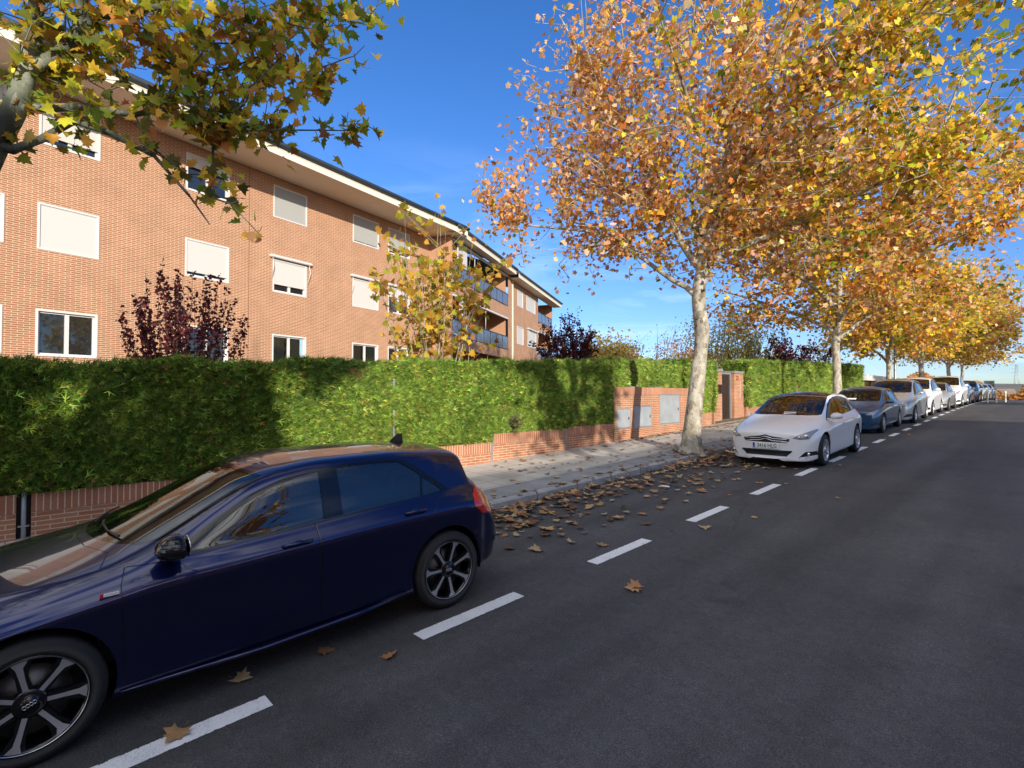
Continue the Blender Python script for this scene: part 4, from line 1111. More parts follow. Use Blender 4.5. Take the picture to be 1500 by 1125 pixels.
def window(t, x0, x1, z0, z1, kind='glass', f=1.0, awning=0, mull=True, y=0.0, blind='blind'):
    fw = .055
    b = B()
    # flush outer trim and inner sash frame
    b.box(x0, x0 + fw, y - .014, y + .12, z0, z1); b.box(x1 - fw, x1, y - .014, y + .12, z0, z1)
    b.box(x0 + fw, x1 - fw, y - .014, y + .12, z1 - fw, z1); b.box(x0 + fw, x1 - fw, y - .014, y + .12, z0, z0 + fw * .8)
    if kind != 'blind':
        yb = y + .055; s = .045
        zt = z1 - fw - (z1 - z0 - 2 * fw) * f if kind == 'partial' else z1 - fw
        b.box(x0 + fw, x0 + fw + s, yb, y + .115, z0 + fw * .8, zt); b.box(x1 - fw - s, x1 - fw, yb, y + .115, z0 + fw * .8, zt)
        b.box(x0 + fw + s, x1 - fw - s, yb, y + .115, z0 + fw * .8, z0 + fw * .8 + s)
        if kind != 'partial': b.box(x0 + fw + s, x1 - fw - s, yb, y + .115, zt - s, zt)
        if mull: b.box((x0 + x1) / 2 - .045, (x0 + x1) / 2 + .045, yb - .01, y + .112, z0 + fw * .8 + s, zt - (s if kind != 'partial' else 0))
    o = b.done('window', M['white'], t)
    if kind != 'blind':
        b = B(); b.quad([(x0 + fw, y + .098, z0 + fw * .8), (x1 - fw, y + .098, z0 + fw * .8), (x1 - fw, y + .098, z1 - fw), (x0 + fw, y + .098, z1 - fw)]); b.done('pane', M['win_glass'] if kind != 'curtain' else glass_mat('thin_glass', (.02, .02, .02), .03, trans=.9, tcol=(.9, .95, .9)), o, fix=False)
    if kind == 'curtain':
        b = B(); b.quad([(x0 + fw, y + .13, z0), (x0 + .62, y + .13, z0), (x0 + .62, y + .13, z1), (x0 + fw, y + .13, z1)])
        b.quad([(x1 - .60, y + .13, z0), (x1 - .2, y + .13, z0), (x1 - .2, y + .13, z1), (x1 - .60, y + .13, z1)]); b.done('curtain', M['curtain'], o, fix=False)
    if kind in ('blind', 'partial'):
        zb_ = z0 + fw * .8 if kind == 'blind' else z1 - fw - (z1 - z0 - 2 * fw) * f
        b = B(); b.box(x0 + fw, x1 - fw, y + .012, y + .03, zb_, z1 - fw); b.box(x0 + fw, x1 - fw, y + .005, y + .04, zb_ - .03 if kind == 'partial' else zb_, zb_ + .015)
        b.done('roller_blind', M[blind], o)
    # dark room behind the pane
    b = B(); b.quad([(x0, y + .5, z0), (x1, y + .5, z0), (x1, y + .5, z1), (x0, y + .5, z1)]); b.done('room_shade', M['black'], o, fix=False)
    if awning:
        b = B(); b.box(x0 - .16, x1 + .18, y - .16, y - .012, z1 + .03, z1 + .13).bevel(.02, 2)
        b.tube([(x0 - .06, y - .10, z1 + .03), (x0 - .06, y - .17, z1 - .30), (x0 - .04, y - .05, z1 - .72)], .014, 6)
        b.tube([(x1 + .06, y - .10, z1 + .03), (x1 + .06, y - .17, z1 - .30), (x1 + .04, y - .05, z1 - .72)], .014, 6)
        b.done('awning', M['white'], t)
    return o
OA = (-20.99, 8.72, 0)
ba = thing('apartment_building', 'three storey brick apartment building with cream eaves behind the long hedge, nearer block', 'building', OA, R(103.7), group='brick apartment buildings')
ops = []
cols_ = [(-15.4, -13.9), (-12.0, -10.6), (-10.55, -9.12), (-8.46, -7.07), (-4.70, -3.23), (-1.54, -.04), (2.33, 3.88), (4.50, 5.98)]
rows_ = [(2.91, 4.19), (5.82, 7.10), (8.72, 9.97)]
for c in cols_:
    for r in rows_: ops.append((c[0], c[1], r[0], r[1]))
XE = 8.15
open_wall(-22, XE, .4, 10.275, ops, 'wall', M['brickA'], ba)
b = B(); b.quad([(XE, 0, .4), (XE, 8, .4), (XE, 8, 10.275), (XE, 0, 10.275)]); b.quad([(-22, 0, .4), (-22, 12, .4), (-22, 12, 10.275), (-22, 0, 10.275)]); b.quad([(-22, 12, .4), (XE, 12, .4), (XE, 12, 10.275), (-22, 12, 10.275)]); b.done('end_wall', M['brickA'], ba, fix=False)
spec = {(-8.46, 0): ('glass',), (-8.46, 1): ('blind',), (-8.46, 2): ('partial', .8), (-4.70, 0): ('glass',), (-4.70, 1): ('partial', .88), (-4.70, 2): ('partial', .30),
        (-1.54, 0): ('curtain',), (-1.54, 1): ('partial', .76, 1), (-1.54, 2): ('blind', 1, 0, 'blind_grey'), (2.33, 0): ('curtain',), (2.33, 1): ('blind', 1, 1), (2.33, 2): ('partial', .93, 0, 'blind_grey'),
        (4.50, 0): ('glass',), (4.50, 1): ('partial', .35, 1), (4.50, 2): ('partial', .9, 0, 'blind_grey')}
for c in cols_:
    for ri, r in enumerate(rows_):
        s_ = spec.get((c[0], ri), ('blind',) if ri else ('glass',))
        window(ba, c[0], c[1], r[0], r[1], s_[0], s_[1] if len(s_) > 1 else 1.0, s_[2] if len(s_) > 2 else 0, blind=s_[3] if len(s_) > 3 else 'blind')
b = B(); b.box(-2.495, -2.475, -.004, .02, .4, 10.27); b.done('movement_joint', simple('joint_filler', (.22, .10, .06), .9), ba)
def eaves(t, x0, x1, over, z, run=6.0):
    b = B(); b.quad([(x0, -over, z), (x1, -over, z), (x1, .0, z), (x0, 0, z)])
    b.done('soffit', M['soffit'], t, fix=False)
    b = B(); b.box(x0, x1, -over - .03, -over, z - .02, z + .25); b.box(x0, x1, -over - .045, -over - .03, z + .20, z + .25); b.done('fascia', M['fascia'], t)
    b = B(); b.tube([(x0, -over - .11, z + .33), (x1, -over - .11, z + .33)], .075, 10); b.box(x0, x1, -over - .10, -over + .25, z + .255, z + .30)
    b.box(x0, x1, -over + .02, -over + .3, z + .30, z + .52); b.done('gutter', M['gutter'], t)
    b = B(); b.quad([(x0, -over + .02, z + .522), (x1, -over + .02, z + .522), (x1, run, z + 2.4), (x0, run, z + 2.4)]); b.quad([(x0, run, z + 2.4), (x1, run, z + 2.4), (x1, run * 2.1, z + .5), (x0, run * 2.1, z + .5)]); b.done('roof', M['roof'], t, fix=False)
eaves(ba, -22, XE + .3, 1.8, 10.28)
b = B()
for x in np.arange(-20, XE, 3.2): b.box(x - .008, x + .008, -1.795, -.005, 10.272, 10.279)
b.done('soffit_joint', M['soffit'], ba)

bb_ = thing('apartment_building', 'farther brick apartment block with glass fronted balconies beyond the nearer facade', 'building', (-21.69, 16.65, 0), R(117.57), group='brick apartment buildings')
def balcony(t, x0, x1, zt, zb, zrail):
    b = B(); b.box(x0, x1, 0, .16, zb, zt); b.done('parapet', M['brickA'], t)
    b = B(); b.box(x0 + .01, x1 - .01, .16, 1.75, zt - .22, zt - .06); b.done('balcony_floor', M['soffit'], t)
    b = B()
    n = max(3, int((x1 - x0) / 1.05)); 
    b.box(x0, x1, -.01, .05, zrail - .05, zrail); b.box(x0, x1, 0, .04, zt + .03, zt + .07)
    for k in range(n + 1):
        x = x0 + (x1 - x0) * k / n; b.box(x - .02, x + .02, .0, .04, zt, zrail - .05)
    o = b.done('railing', M['dark_metal'], t)
    for k in range(n):
        a = x0 + (x1 - x0) * k / n + .03; c = x0 + (x1 - x0) * (k + 1) / n - .03
        b = B(); b.box(a, c, .012, .024, zt + .08, zrail - .055); b.done('glass_panel', M['balcony_glass'], o)
opsC = [(11.45, 12.85, 8.42, 9.62), (13.75, 16.3, 8.45, 9.62), (11.35, 12.95, 5.6, 6.92), (14.1, 16.6, 5.62, 6.95), (11.4, 12.9, 2.8, 4.1), (14.1, 16.6, 2.8, 4.1)]
open_wall(9.30, 17.2, .4, 10.22, opsC, 'wall', M['brickA'], bb_)
for i, o_ in enumerate(opsC): window(bb_, *o_, 'blind' if i in (0, 1, 2) else 'partial', .85, awning=1 if i == 3 else 0)
for (x0, x1) in ((.15, 9.29), (17.21, 22.0)):
    balcony(bb_, x0, x1, 7.98, 7.22, 8.86); balcony(bb_, x0, x1, 4.95, 4.36, 5.90)
    b = B(); b.box(x0, x1, 0, .16, .4, 2.0); b.done('parapet', M['brickA'], bb_)
    b = B(); b.box(x0, x1, -.03, .12, 7.10, 7.20); b.box(x0, x1, -.03, .12, 10.05, 10.15); b.split('awning_cassette', M['white'], bb_)
    ow = []
    k = x0 + .8
    while k + 1.7 < x1: 
        for z in (5.0, 8.05): ow.append((k, k + 1.5, z, z + 1.95))
        k += 2.9
    open_wall(x0, x1, .4, 10.22, ow, 'loggia_wall', M['brickA'], bb_, y=1.75)
    for i, o_ in enumerate(ow): window(bb_, *o_, 'partial', [.3, .9, .15, .6][i % 4], y=1.75)
b = B(); b.box(0, .15, 0, 6, .4, 10.22); b.box(9.16, 9.29, .17, 1.74, .4, 10.22); b.box(17.21, 17.35, .17, 1.74, .4, 10.22); b.box(22.0, 22.2, 0, 9, .4, 10.22); b.split('side_wall', M['brickA'], bb_)
b = B(); b.box(.9, 2.2, .05, .10, 8.9, 10.0); b.box(1.2, 2.6, .05, .10, 6.0, 7.1); b.split('sun_screen', M['white'], bb_)
b = B(); b.tube([(3.4, .08, 10.1), (3.4, .08, 8.0)], .02, 6); b.tube([(5.2, .08, 7.1), (5.2, .08, 5.0)], .02, 6); b.split('awning_pole', M['white'], bb_)
b = B(); b.box(10.2, 10.28, -.08, -.002, .5, 10.2); b.done('downpipe', M['soffit'], bb_)
eaves(bb_, -.6, 9.4, .55, 10.23, 5.0)
eaves(bb_, 9.42, 22.6, .75, 10.02, 5.0)

# ---- added long building across the street, unseen, put there to shade the road
bo = thing('apartment_building', 'added unseen long two storey brick building on the opposite pavement that shades the road', 'building', (12.3, 0, 0), R(-90), group='brick apartment buildings')
opo = []
for k in range(-5, 14):
    for z in (2.3, 4.9): opo.append((k * 3.2 + .6, k * 3.2 + 2.1, z - k * 0.0, z + 1.3))
XO0, XO1 = -17.0, 45.0
open_wall(XO0, XO1, -2.0, 6.95, [o for o in opo if o[0] > XO0 + .3 and o[1] < XO1 - .3], 'wall', M['brickA'], bo)
for o_ in opo:
    if o_[0] > XO0 + .3 and o_[1] < XO1 - .3: window(bo, *o_, 'glass')
b = B(); b.box(XO0 + .01, XO1 - .01, .6, 10, -2, 6.9); b.done('core', M['brickA'], bo)
b = B(); b.box(XO0 - .2, XO1 + .2, -.25, 10.2, 6.955, 6.99); b.done('roof', M['fascia'], bo)

# ---- lamp posts
def lamp_post(loc, rz, label, h=8.5):
    t = thing('street_lamp', label, 'street lamp', loc, rz, group='street lamps')
    b = B(); b.lathe([(0, .14), (.02, .14), (.03, .10), (1.2, .085), (1.25, .07), (h, .045)], 'z', 14); b.done('pole', M['grey_metal'], t)
    b = B(); b.tube([(0, 0, h - .05), (.5, 0, h + .25), (1.5, 0, h + .42)], [.04, .035, .03], 8); b.done('arm', M['grey_metal'], t)
    b = B(); b.box(1.35, 2.0, -.11, .11, h + .38, h + .47).bevel(.03, 2); hd = b.done('lamp_head', M['grey_metal'], t)
    b = B(); b.box(1.45, 1.95, -.08, .08, h + .365, h + .379); b.done('lens', M['lamp_glass'], hd)
lamp_post((-5.95, 36.3, gz(36) + .13), 0, 'grey street lamp between the second and third plane trunks behind the parked cars')
lamp_post((5.95, 11.0, gz(11) + .13), PI, 'added unseen street lamp on the opposite pavement beside the long building', 8)  # added out of view for the reflection in the blue car's glass
lamp_post((-24, 78, .2), 0, 'thin far street lamp over the hedge end against the sky', 8)
# ---- pavilion, far houses, pylon, posts
pv = thing('pavilion', 'low white pavilion with a wide window past the end of the hedge', 'building', (-12.0, 57.5, 0), R(90))
b = B(); b.box(0, 1.0, 0, 8, -1, 3.2); b.box(1.0, 11.5, 0, 8, -1, 1.5); b.box(11.5, 27, 0, 8, -1, 3.2); b.box(1.0, 11.5, .4, 8, 1.5, 3.2); b.done('wall', M['white_wall'], pv)
b = B(); b.box(-.4, 27.4, -.5, 8.4, 3.203, 3.72); b.done('roof', M['white_wall'], pv)
b = B(); b.box(1.0, 11.5, .2, .25, 1.503, 3.2); w_ = b.done('window', M['win_glass'], pv)
b = B()
for x in (1.0, 4.5, 8.0, 11.4): b.box(x, x + .1, .12, .199, 1.503, 3.2)
b.box(1.1, 11.4, .12, .199, 2.3, 2.38)
b.done('frame', simple('green_frame', (.10, .20, .14), .5), w_)
b = B(); b.tube([(0, -4, 2.6), (30, -4, 3.0)], .03, 6)
for x in np.arange(0, 30, 2.5): b.tube([(x, -4, 0), (x, -4, 2.6 + x * .0133)], .03, 6)
setp(b.done('wire_fence', M['grey_metal']), 'thin pale metal fence in front of the low white pavilion', 'fence').matrix_world = pv.matrix_world
bpy.context.view_layer.update()
def house(x, y, z, w, d, h, rz, label, wall, roof):
    t = thing('house', label, 'house', (x, y, z), rz, group='houses on the far slope')
    b = B(); b.box(-w / 2, w / 2, -d / 2, d / 2, -3, h); b.done('wall', wall, t)
    b = B(); b.prism([(-d / 2 - .4, h), (d / 2 + .4, h), (0, h + d * .32)], 'x', -w / 2 - .4, w / 2 + .4); b.done('roof', roof, t)
    b = B()
    for k in range(3): b.box(-w / 2 + w * (k + .5) / 3 - .6, -w / 2 + w * (k + .5) / 3 + .6, -d / 2 - .03, -d / 2 + .05, h * .35, h * .7)
    b.done('window', M['win_glass'], t)
hl = [('pale far house, leftmost on the slope above the orange thicket', -15.5, 330, 3.2, 9, 8, 2.2), ('far house with a dark roof just right of the leftmost pale house', -9.5, 215, .4, 8, 7, 2.4),
      ('far white gabled house in the middle of the slope', -12.0, 345, 3.0, 8, 8, 2.8), ('far house with brown roof nearest the pylon foot', -8.5, 300, 2.6, 9, 8, 2.5), ('far house at the right end of the slope', -4.8, 290, 2.2, 8, 8, 2.6), ('far house hidden partly by the last parked car', -20, 340, 4.2, 10, 8, 3.0)]
for i, (lb_, x, y, z, w, d, h) in enumerate(hl): house(x, y, z - 1.0, w * .7, d * .8, h, .3 * i, lb_, M['soffit'], M['far_roof'])
db = thing('office_block', 'dark box shaped block above the far end of the parked cars', 'building', (-9.2, 165, 0), .2)
b = B(); b.box(-.9, .9, -1, 1, -1, 5.1); b.done('wall', M['paint_dark'], db)
b = B(); 
for z in (3.9, 4.5): b.box(-.8, .8, -1.03, -1, z, z + .3)
b.done('window', M['win_glass'], db)
py = thing('pylon', 'thin lattice electricity pylon on the far ridge at the right edge', 'pylon', (-9.4, 350, 2.0), .3)
b = B()
for sx, sy in ((1, 1), (1, -1), (-1, 1), (-1, -1)): b.tube([(sx * 1.2, sy * 1.2, 0), (sx * .25, sy * .25, 14.5)], .07, 4)
for k in range(8):
    z = k * 1.8; w = 1.2 - .95 * z / 14.5; w2 = 1.2 - .95 * (z + 1.8) / 14.5
    for s in (-1, 1): b.tube([(-w, s * w, z), (w2, s * w2, z + 1.8)], .04, 4); b.tube([(w, s * w, z), (-w2, s * w2, z + 1.8)], .04, 4)
b.done('lattice', M['grey_metal'], py)
b = B()
for z, w in ((10.5, 2.2), (12.3, 1.8), (14.0, 1.4)): b.tube([(-w, 0, z), (w, 0, z)], .07, 4)
b.done('crossarm', M['grey_metal'], py)
for i, (x, y) in enumerate([(-2.75, 48.2), (-2.35, 48.9), (-1.95, 50.5)]):
    t = thing('bollard', ['pale bollard closest to the last parked car', 'middle one of the three pale bollards near the crest', 'rightmost of the three pale bollards near the crest'][i], 'bollard', (x, y, gz(y)), 0, 'pale bollards')
    b = B(); b.lathe([(0, .05), (.62 + .1 * (i == 0), .05), (.64 + .1 * (i == 0), .065), (.76 + .1 * (i == 0), .06), (.78 + .1 * (i == 0), 0.001)], 'z', 12); b.done('post', M['fascia'], t)

# ================================================================ CARS
def pchip(tk, v, t):
    """monotone cubic through v (n, ...) at tk, sampled at t"""
    tk = np.asarray(tk, float); v = np.asarray(v, float); h = np.diff(tk)
    dl = np.diff(v, axis=0) / h.reshape(-1, *([1] * (v.ndim - 1)))
    m = np.zeros_like(v)
    m[1:-1] = np.where(dl[:-1] * dl[1:] > 0, 2 * dl[:-1] * dl[1:] / (dl[:-1] + dl[1:] + 1e-12), 0)
    m[0] = dl[0]; m[-1] = dl[-1]
    i = np.clip(np.searchsorted(tk, t) - 1, 0, len(tk) - 2); f = ((t - tk[i]) / h[i]); sh = (-1,) + (1,) * (v.ndim - 1)
    f = f.reshape(sh); hh = h[i].reshape(sh)
    return (2 * f ** 3 - 3 * f ** 2 + 1) * v[i] + (f ** 3 - 2 * f ** 2 + f) * hh * m[i] + (-2 * f ** 3 + 3 * f ** 2) * v[i + 1] + (f ** 3 - f ** 2) * hh * m[i + 1]
def inset(poly, d):
    n = len(poly); a = sum(poly[i][0] * poly[(i + 1) % n][1] - poly[(i + 1) % n][0] * poly[i][1] for i in range(n))
    sg = 1 if a > 0 else -1; out = []
    for i in range(n):
        p0 = Vector(poly[i - 1]); p1 = Vector(poly[i]); p2 = Vector(poly[(i + 1) % n])
        e1 = (p1 - p0).normalized(); e2 = (p2 - p1).normalized()
        n1 = Vector((-e1.y, e1.x)) * sg; n2 = Vector((-e2.y, e2.x)) * sg
        bis = (n1 + n2); bis = bis / max(.35, bis.length_squared / 2)
        out.append(tuple(p1 + bis * d))
    return out
def inpoly(p, poly):
    x, y = p; c = False; n = len(poly); j = n - 1
    for i in range(n):
        xi, yi = poly[i]; xj, yj = poly[j]
        if (yi > y) != (yj > y) and x < (xj - xi) * (y - yi) / (yj - yi) + xi: c = not c
        j = i
    return c
AX = {'side': (0, 2), 'top': (0, 1), 'front': (1, 2)}
def cut(bm, poly, ax, filt):
    a, c = AX[ax]; n = len(poly); out = 3 - a - c
    mnx = min(p[0] for p in poly); mxx = max(p[0] for p in poly); mny = min(p[1] for p in poly); mxy = max(p[1] for p in poly)
    for i in range(n):
        p, q = Vector(poly[i]), Vector(poly[(i + 1) % n]); e = q - p
        if e.length < 1e-5: continue
        lo = (min(p.x, q.x) - .02, min(p.y, q.y) - .02); hi = (max(p.x, q.x) + .02, max(p.y, q.y) + .02)
        fs = []
        for f in bm.faces:
            xs = [v.co[a] for v in f.verts]; ys = [v.co[c] for v in f.verts]
            if max(xs) < lo[0] or min(xs) > hi[0] or max(ys) < lo[1] or min(ys) > hi[1]: continue
            if filt(f.calc_center_median()): fs.append(f)
        if not fs: continue
        geom = set(fs)
        for f in fs: geom.update(f.edges); geom.update(f.verts)
        co = [0, 0, 0]; co[a] = p.x; co[c] = p.y; no = [0, 0, 0]; no[a] = -e.y; no[c] = e.x
        bmesh.ops.bisect_plane(bm, geom=list(geom), dist=1e-5, plane_co=co, plane_no=no)
def tag_faces(bm, lay, poly, ax, filt, rid, only=None):
    a, c = AX[ax]
    for f in bm.faces:
        m_ = f.calc_center_median()
        if only is not None and f[lay] not in only: continue
        if filt(m_) and inpoly((m_[a], m_[c]), poly): f[lay] = rid
def car_shell(ST, nx=110, ns=44):
    """ST rows: x, ysill,zsill, ysh,zsh, ybelt,zbelt, yedge,zedge, ztop, bow"""
    P = []
    for (x, ys, zs, yw, zw, yb, zb, ye, ze, zt, bow) in ST:
        sec = [(ys * .55, zs - .015), (ys * .95, zs - .01), (ys + .012, zs + .03), (ys + (yw - ys) * .55, zs + .13), (yw - .012, zs + (zw - zs) * .60), (yw, zw), (yb + (yw - yb) * .42, zw + (zb - zw) * .68), (yb, zb), (yb + (ye - yb) * .5 + .014, zb + (ze - zb) * .5 + .004), (ye, ze), (ye * .62, ze + (zt - ze) * .62), (ye * .3, ze + (zt - ze) * .92), (0, zt)]
        ym = max(p[0] for p in sec) + 1e-6
        P.append([(x - bow * (p[0] / ym) ** 2.4 * (1 if p[1] > zs - .1 else 0), p[0], p[1]) for p in sec])
    P = np.array(P); n, k = P.shape[:2]
    tx = np.zeros(n); d = np.linalg.norm(np.diff(P[:, [5, 9, 12], :], axis=0), axis=2).mean(1); tx[1:] = np.cumsum(np.maximum(d, .03))
    T = np.linspace(0, tx[-1], nx)
    T = np.unique(np.concatenate([T, np.linspace(0, tx[3], int(nx * .16)), np.linspace(tx[-4], tx[-1], int(nx * .16))]))
    G_ = pchip(tx, P, T)                      # (nx, k, 3)
    ts = np.linspace(0, k - 1, ns)
    G_ = np.swapaxes(pchip(np.arange(k), np.swapaxes(G_, 0, 1), ts), 0, 1)   # (nx, ns, 3)
    full = np.concatenate([G_, (G_ * np.array([1, -1, 1]))[:, ::-1][:, 1:]], 1)
    nn, kk = full.shape[:2]
    bm = bmesh.new()
    vs = [[bm.verts.new(full[i, j]) for j in range(kk)] for i in range(nn)]
    for i in range(nn - 1):
        for j in range(kk - 1): bm.faces.new([vs[i][j], vs[i][j + 1], vs[i + 1][j + 1], vs[i + 1][j]])
    for i in (0, nn - 1):
        h = kk // 2
        for j in range(h):
            try: bm.faces.new([vs[i][j], vs[i][j + 1], vs[i][kk - 2 - j], vs[i][kk - 1 - j]] if j < h - 1 else [vs[i][j], vs[i][j + 1], vs[i][kk - 1 - j]])
            except Exception: pass
    bmesh.ops.remove_doubles(bm, verts=bm.verts, dist=1e-5)
    bmesh.ops.recalc_face_normals(bm, faces=bm.faces)
    return bm
def circle_poly(cx, cz, r, n=30): return [(cx + r * math.cos(2 * PI * k / n), cz + r * math.sin(2 * PI * k / n)) for k in range(n)]
def extract(bm, lay, ids, name, mat, parent, push=0.0, thick=0.0, sg=0):
    nb = bmesh.new(); mp_ = {}
    for f in bm.faces:
        if f[lay] in ids and (sg == 0 or f.calc_center_median().y * sg > 0):
            vs = []
            for v in f.verts:
                if v not in mp_:
                    mp_[v] = nb.verts.new(v.co + v.normal * push)
                vs.append(mp_[v])
            nf = nb.faces.new(vs); nf.smooth = True
    if not nb.faces: nb.free(); return None
    nb.normal_update()
    if thick:
        bd = [e for e in nb.edges if e.is_boundary]
        nrm = {v: v.normal.copy() for v in nb.verts}
        r_ = bmesh.ops.extrude_edge_only(nb, edges=bd)
        inv = {}
        for e in r_['geom']:
            if isinstance(e, bmesh.types.BMVert): 
                best = e
                inv[e] = 1
        for v in inv:
            # push the new rim inward along the neighbouring normal
            nn_ = None
            for ed in v.link_edges:
                o_ = ed.other_vert(v)
                if o_ in nrm: nn_ = nrm[o_]; break
            if nn_ is not None: v.co -= nn_ * thick
    nb.verts.index_update()
    me = bpy.data.meshes.new(name); nb.to_mesh(me); nb.free()
    o = link(name, me, mat, parent)
    if SRC.get('bvh'):
        nl_ = []
        for v in me.vertices:
            loc, no, idx, dist = SRC['bvh'].find_nearest(v.co)
            tv = SRC['tris'][idx]
            a_, b_, c_ = (SRC['co'][i] for i in tv)
            w = barycentric_transform(loc, a_, b_, c_, Vector((1, 0, 0)), Vector((0, 1, 0)), Vector((0, 0, 1)))
            nn_ = (SRC['no'][tv[0]] * w.x + SRC['no'][tv[1]] * w.y + SRC['no'][tv[2]] * w.z)
            nl_.append(nn_.normalized() if nn_.length > 1e-6 else no)
        me.normals_split_custom_set_from_vertices(nl_)
    return o

SRC = {}
def remember(bm):
    tb = bm.copy(); bmesh.ops.triangulate(tb, faces=tb.faces); tb.normal_update(); tb.verts.index_update(); tb.faces.index_update()
    SRC['co'] = [v.co.copy() for v in tb.verts]; SRC['no'] = [v.normal.copy() for v in tb.verts]; SRC['tris'] = [[v.index for v in f.verts] for f in tb.faces]
    SRC['bvh'] = BVHTree.FromPolygons(SRC['co'], SRC['tris']); tb.free()
def make_wheel(parent, pos, r, rr, width, style, flip):
    """local y = outwards"""
    t = bpy.data.objects.new('wheel', None); COL.objects.link(t); t.parent = parent; t.location = pos
    t.rotation_euler = (0, R(11 * (pos[0] + pos[1])) * (1), PI if flip else 0)
    w = width
    b = B()
    b.lathe([(-w, rr * .98), (-w, rr + .02), (-w * .98, r - .035), (-w * .90, r - .010), (-w * .72, r), (-.04, r), (-.022, r - .008), (-.006, r - .030), (.004, r - .055), (.004, rr + .022), (-.008, rr + .002), (-.014, rr - .006)], 'y', 56)
    b.done('tyre', M['rubber'], t)
    b = B()
    b.lathe([(-w * .95, rr - .02), (-.10, rr - .03), (-.014, rr - .004), (-.006, rr - .001), (-.008, rr - .012), (-.03, rr - .022)], 'y', 56)
    rimm = M['alloy'] if style != 'cap' else M['silver_hub']
    o = b.done('rim', M['gloss_black'] if style in ('seven',) else rimm, t)
    b = B(); b.lathe([(-.10, .001), (-.10, rr * .72), (-.085, rr * .72), (-.085, .001)], 'y', 36); b.done('brake_disc', M['hub_grey'], o)
    b = B(); b.lathe([(-.16, rr * .95), (-.16, .001)], 'y', 36); b.done('backing', M['black'], o)
    if style == 'seven':
        b = B(); b.lathe([(-.012, rr - .002), (-.007, rr - .010), (-.007, rr - .002)], 'y', 56); b.done('rim_edge', M['alloy'], o)
        b = B(); bs = B()
        for k in range(7):
            a0 = 2 * PI * k / 7
            def pt(rad, off, y): return (math.cos(a0) * rad - math.sin(a0) * off, y, math.sin(a0) * rad + math.cos(a0) * off)
            fr = [pt(.050, .012, -.03), pt(rr * .55, .012, -.022), pt(rr * .80, .016, -.016), pt(rr * .97, .050, -.012), pt(rr * .985, .050, -.012), pt(rr * .985, -.028, -.012), pt(rr * .80, -.012, -.016), pt(rr * .55, -.010, -.022), pt(.050, -.010, -.03)]
            vs = [bs.bm.verts.new(p) for p in fr]; bs.bm.faces.new(vs)
            bk = [pt(.04, .030, -.034), pt(rr * .60, .026, -.028), pt(rr * .98, .060, -.020), pt(rr * .98, -.040, -.020), pt(rr * .60, -.024, -.028), pt(.04, -.030, -.034)]
            bk2 = [(p[0], p[1] - .035, p[2]) for p in bk]
            va = [b.bm.verts.new(p) for p in bk]; vb = [b.bm.verts.new(p) for p in bk2]
            b.bm.faces.new(va)
            for i in range(6): b.bm.faces.new([va[i], va[(i + 1) % 6], vb[(i + 1) % 6], vb[i]])
        b.done('spoke_base', M['gloss_black'], o); bs.done('spoke_face', M['alloy'], o)
        b = B(); b.lathe([(-.06, .075), (-.030, .072), (-.024, .055), (-.024, .034), (-.018, .033), (-.016, .001)], 'y', 30); b.done('hub', M['gloss_black'], o)
        b = B()
        for dx in (-.021, -.007, .007, .021): b.lathe([(-.0155, .0095), (-.0135, .0082), (-.0155, .0068)], 'y', 14, (dx, 0, 0))
        b.done('hub_emblem', M['chrome'], o)
    elif style == 'five':
        b = B()
        for k in range(5):
            for s in (-1, 1):
                a0 = 2 * PI * k / 5
                def pt(rad, off, y): return (math.cos(a0) * rad - math.sin(a0) * off * s, y, math.sin(a0) * rad + math.cos(a0) * off * s)
                fr = [pt(.04, .002, -.03), pt(.04, .024, -.03), pt(rr * .6, .042, -.018), pt(rr * .98, .085, -.012), pt(rr * .98, .050, -.012), pt(rr * .6, .018, -.018)]
                va = [b.bm.verts.new(p) for p in fr]; vb = [b.bm.verts.new((p[0], p[1] - .03, p[2])) for p in fr]; b.bm.faces.new(va)
                for i in range(6): b.bm.faces.new([va[i], va[(i + 1) % 6], vb[(i + 1) % 6], vb[i]])
        b.done('spoke', M['alloy'], o)
        b = B(); b.lathe([(-.06, .070), (-.026, .068), (-.018, .045), (-.014, .001)], 'y', 24); b.done('hub', M['alloy'], o)
    else:
        b = B(); b.lathe([(-.02, rr * .96), (-.010, rr * .90), (-.012, rr * .55), (.0, rr * .30), (.004, .001)], 'y', 32)
        b.done('hubcap', M['silver_hub'], o)
        b = B()
        for k in range(9):
            a0 = 2 * PI * k / 9; c_, s_ = math.cos(a0) * rr * .72, math.sin(a0) * rr * .72
            b.lathe([(-.006, .001), (-.006, .026)], 'y', 10, (c_, 0, s_))
        b.done('cap_hole', M['black'], o)
    return t

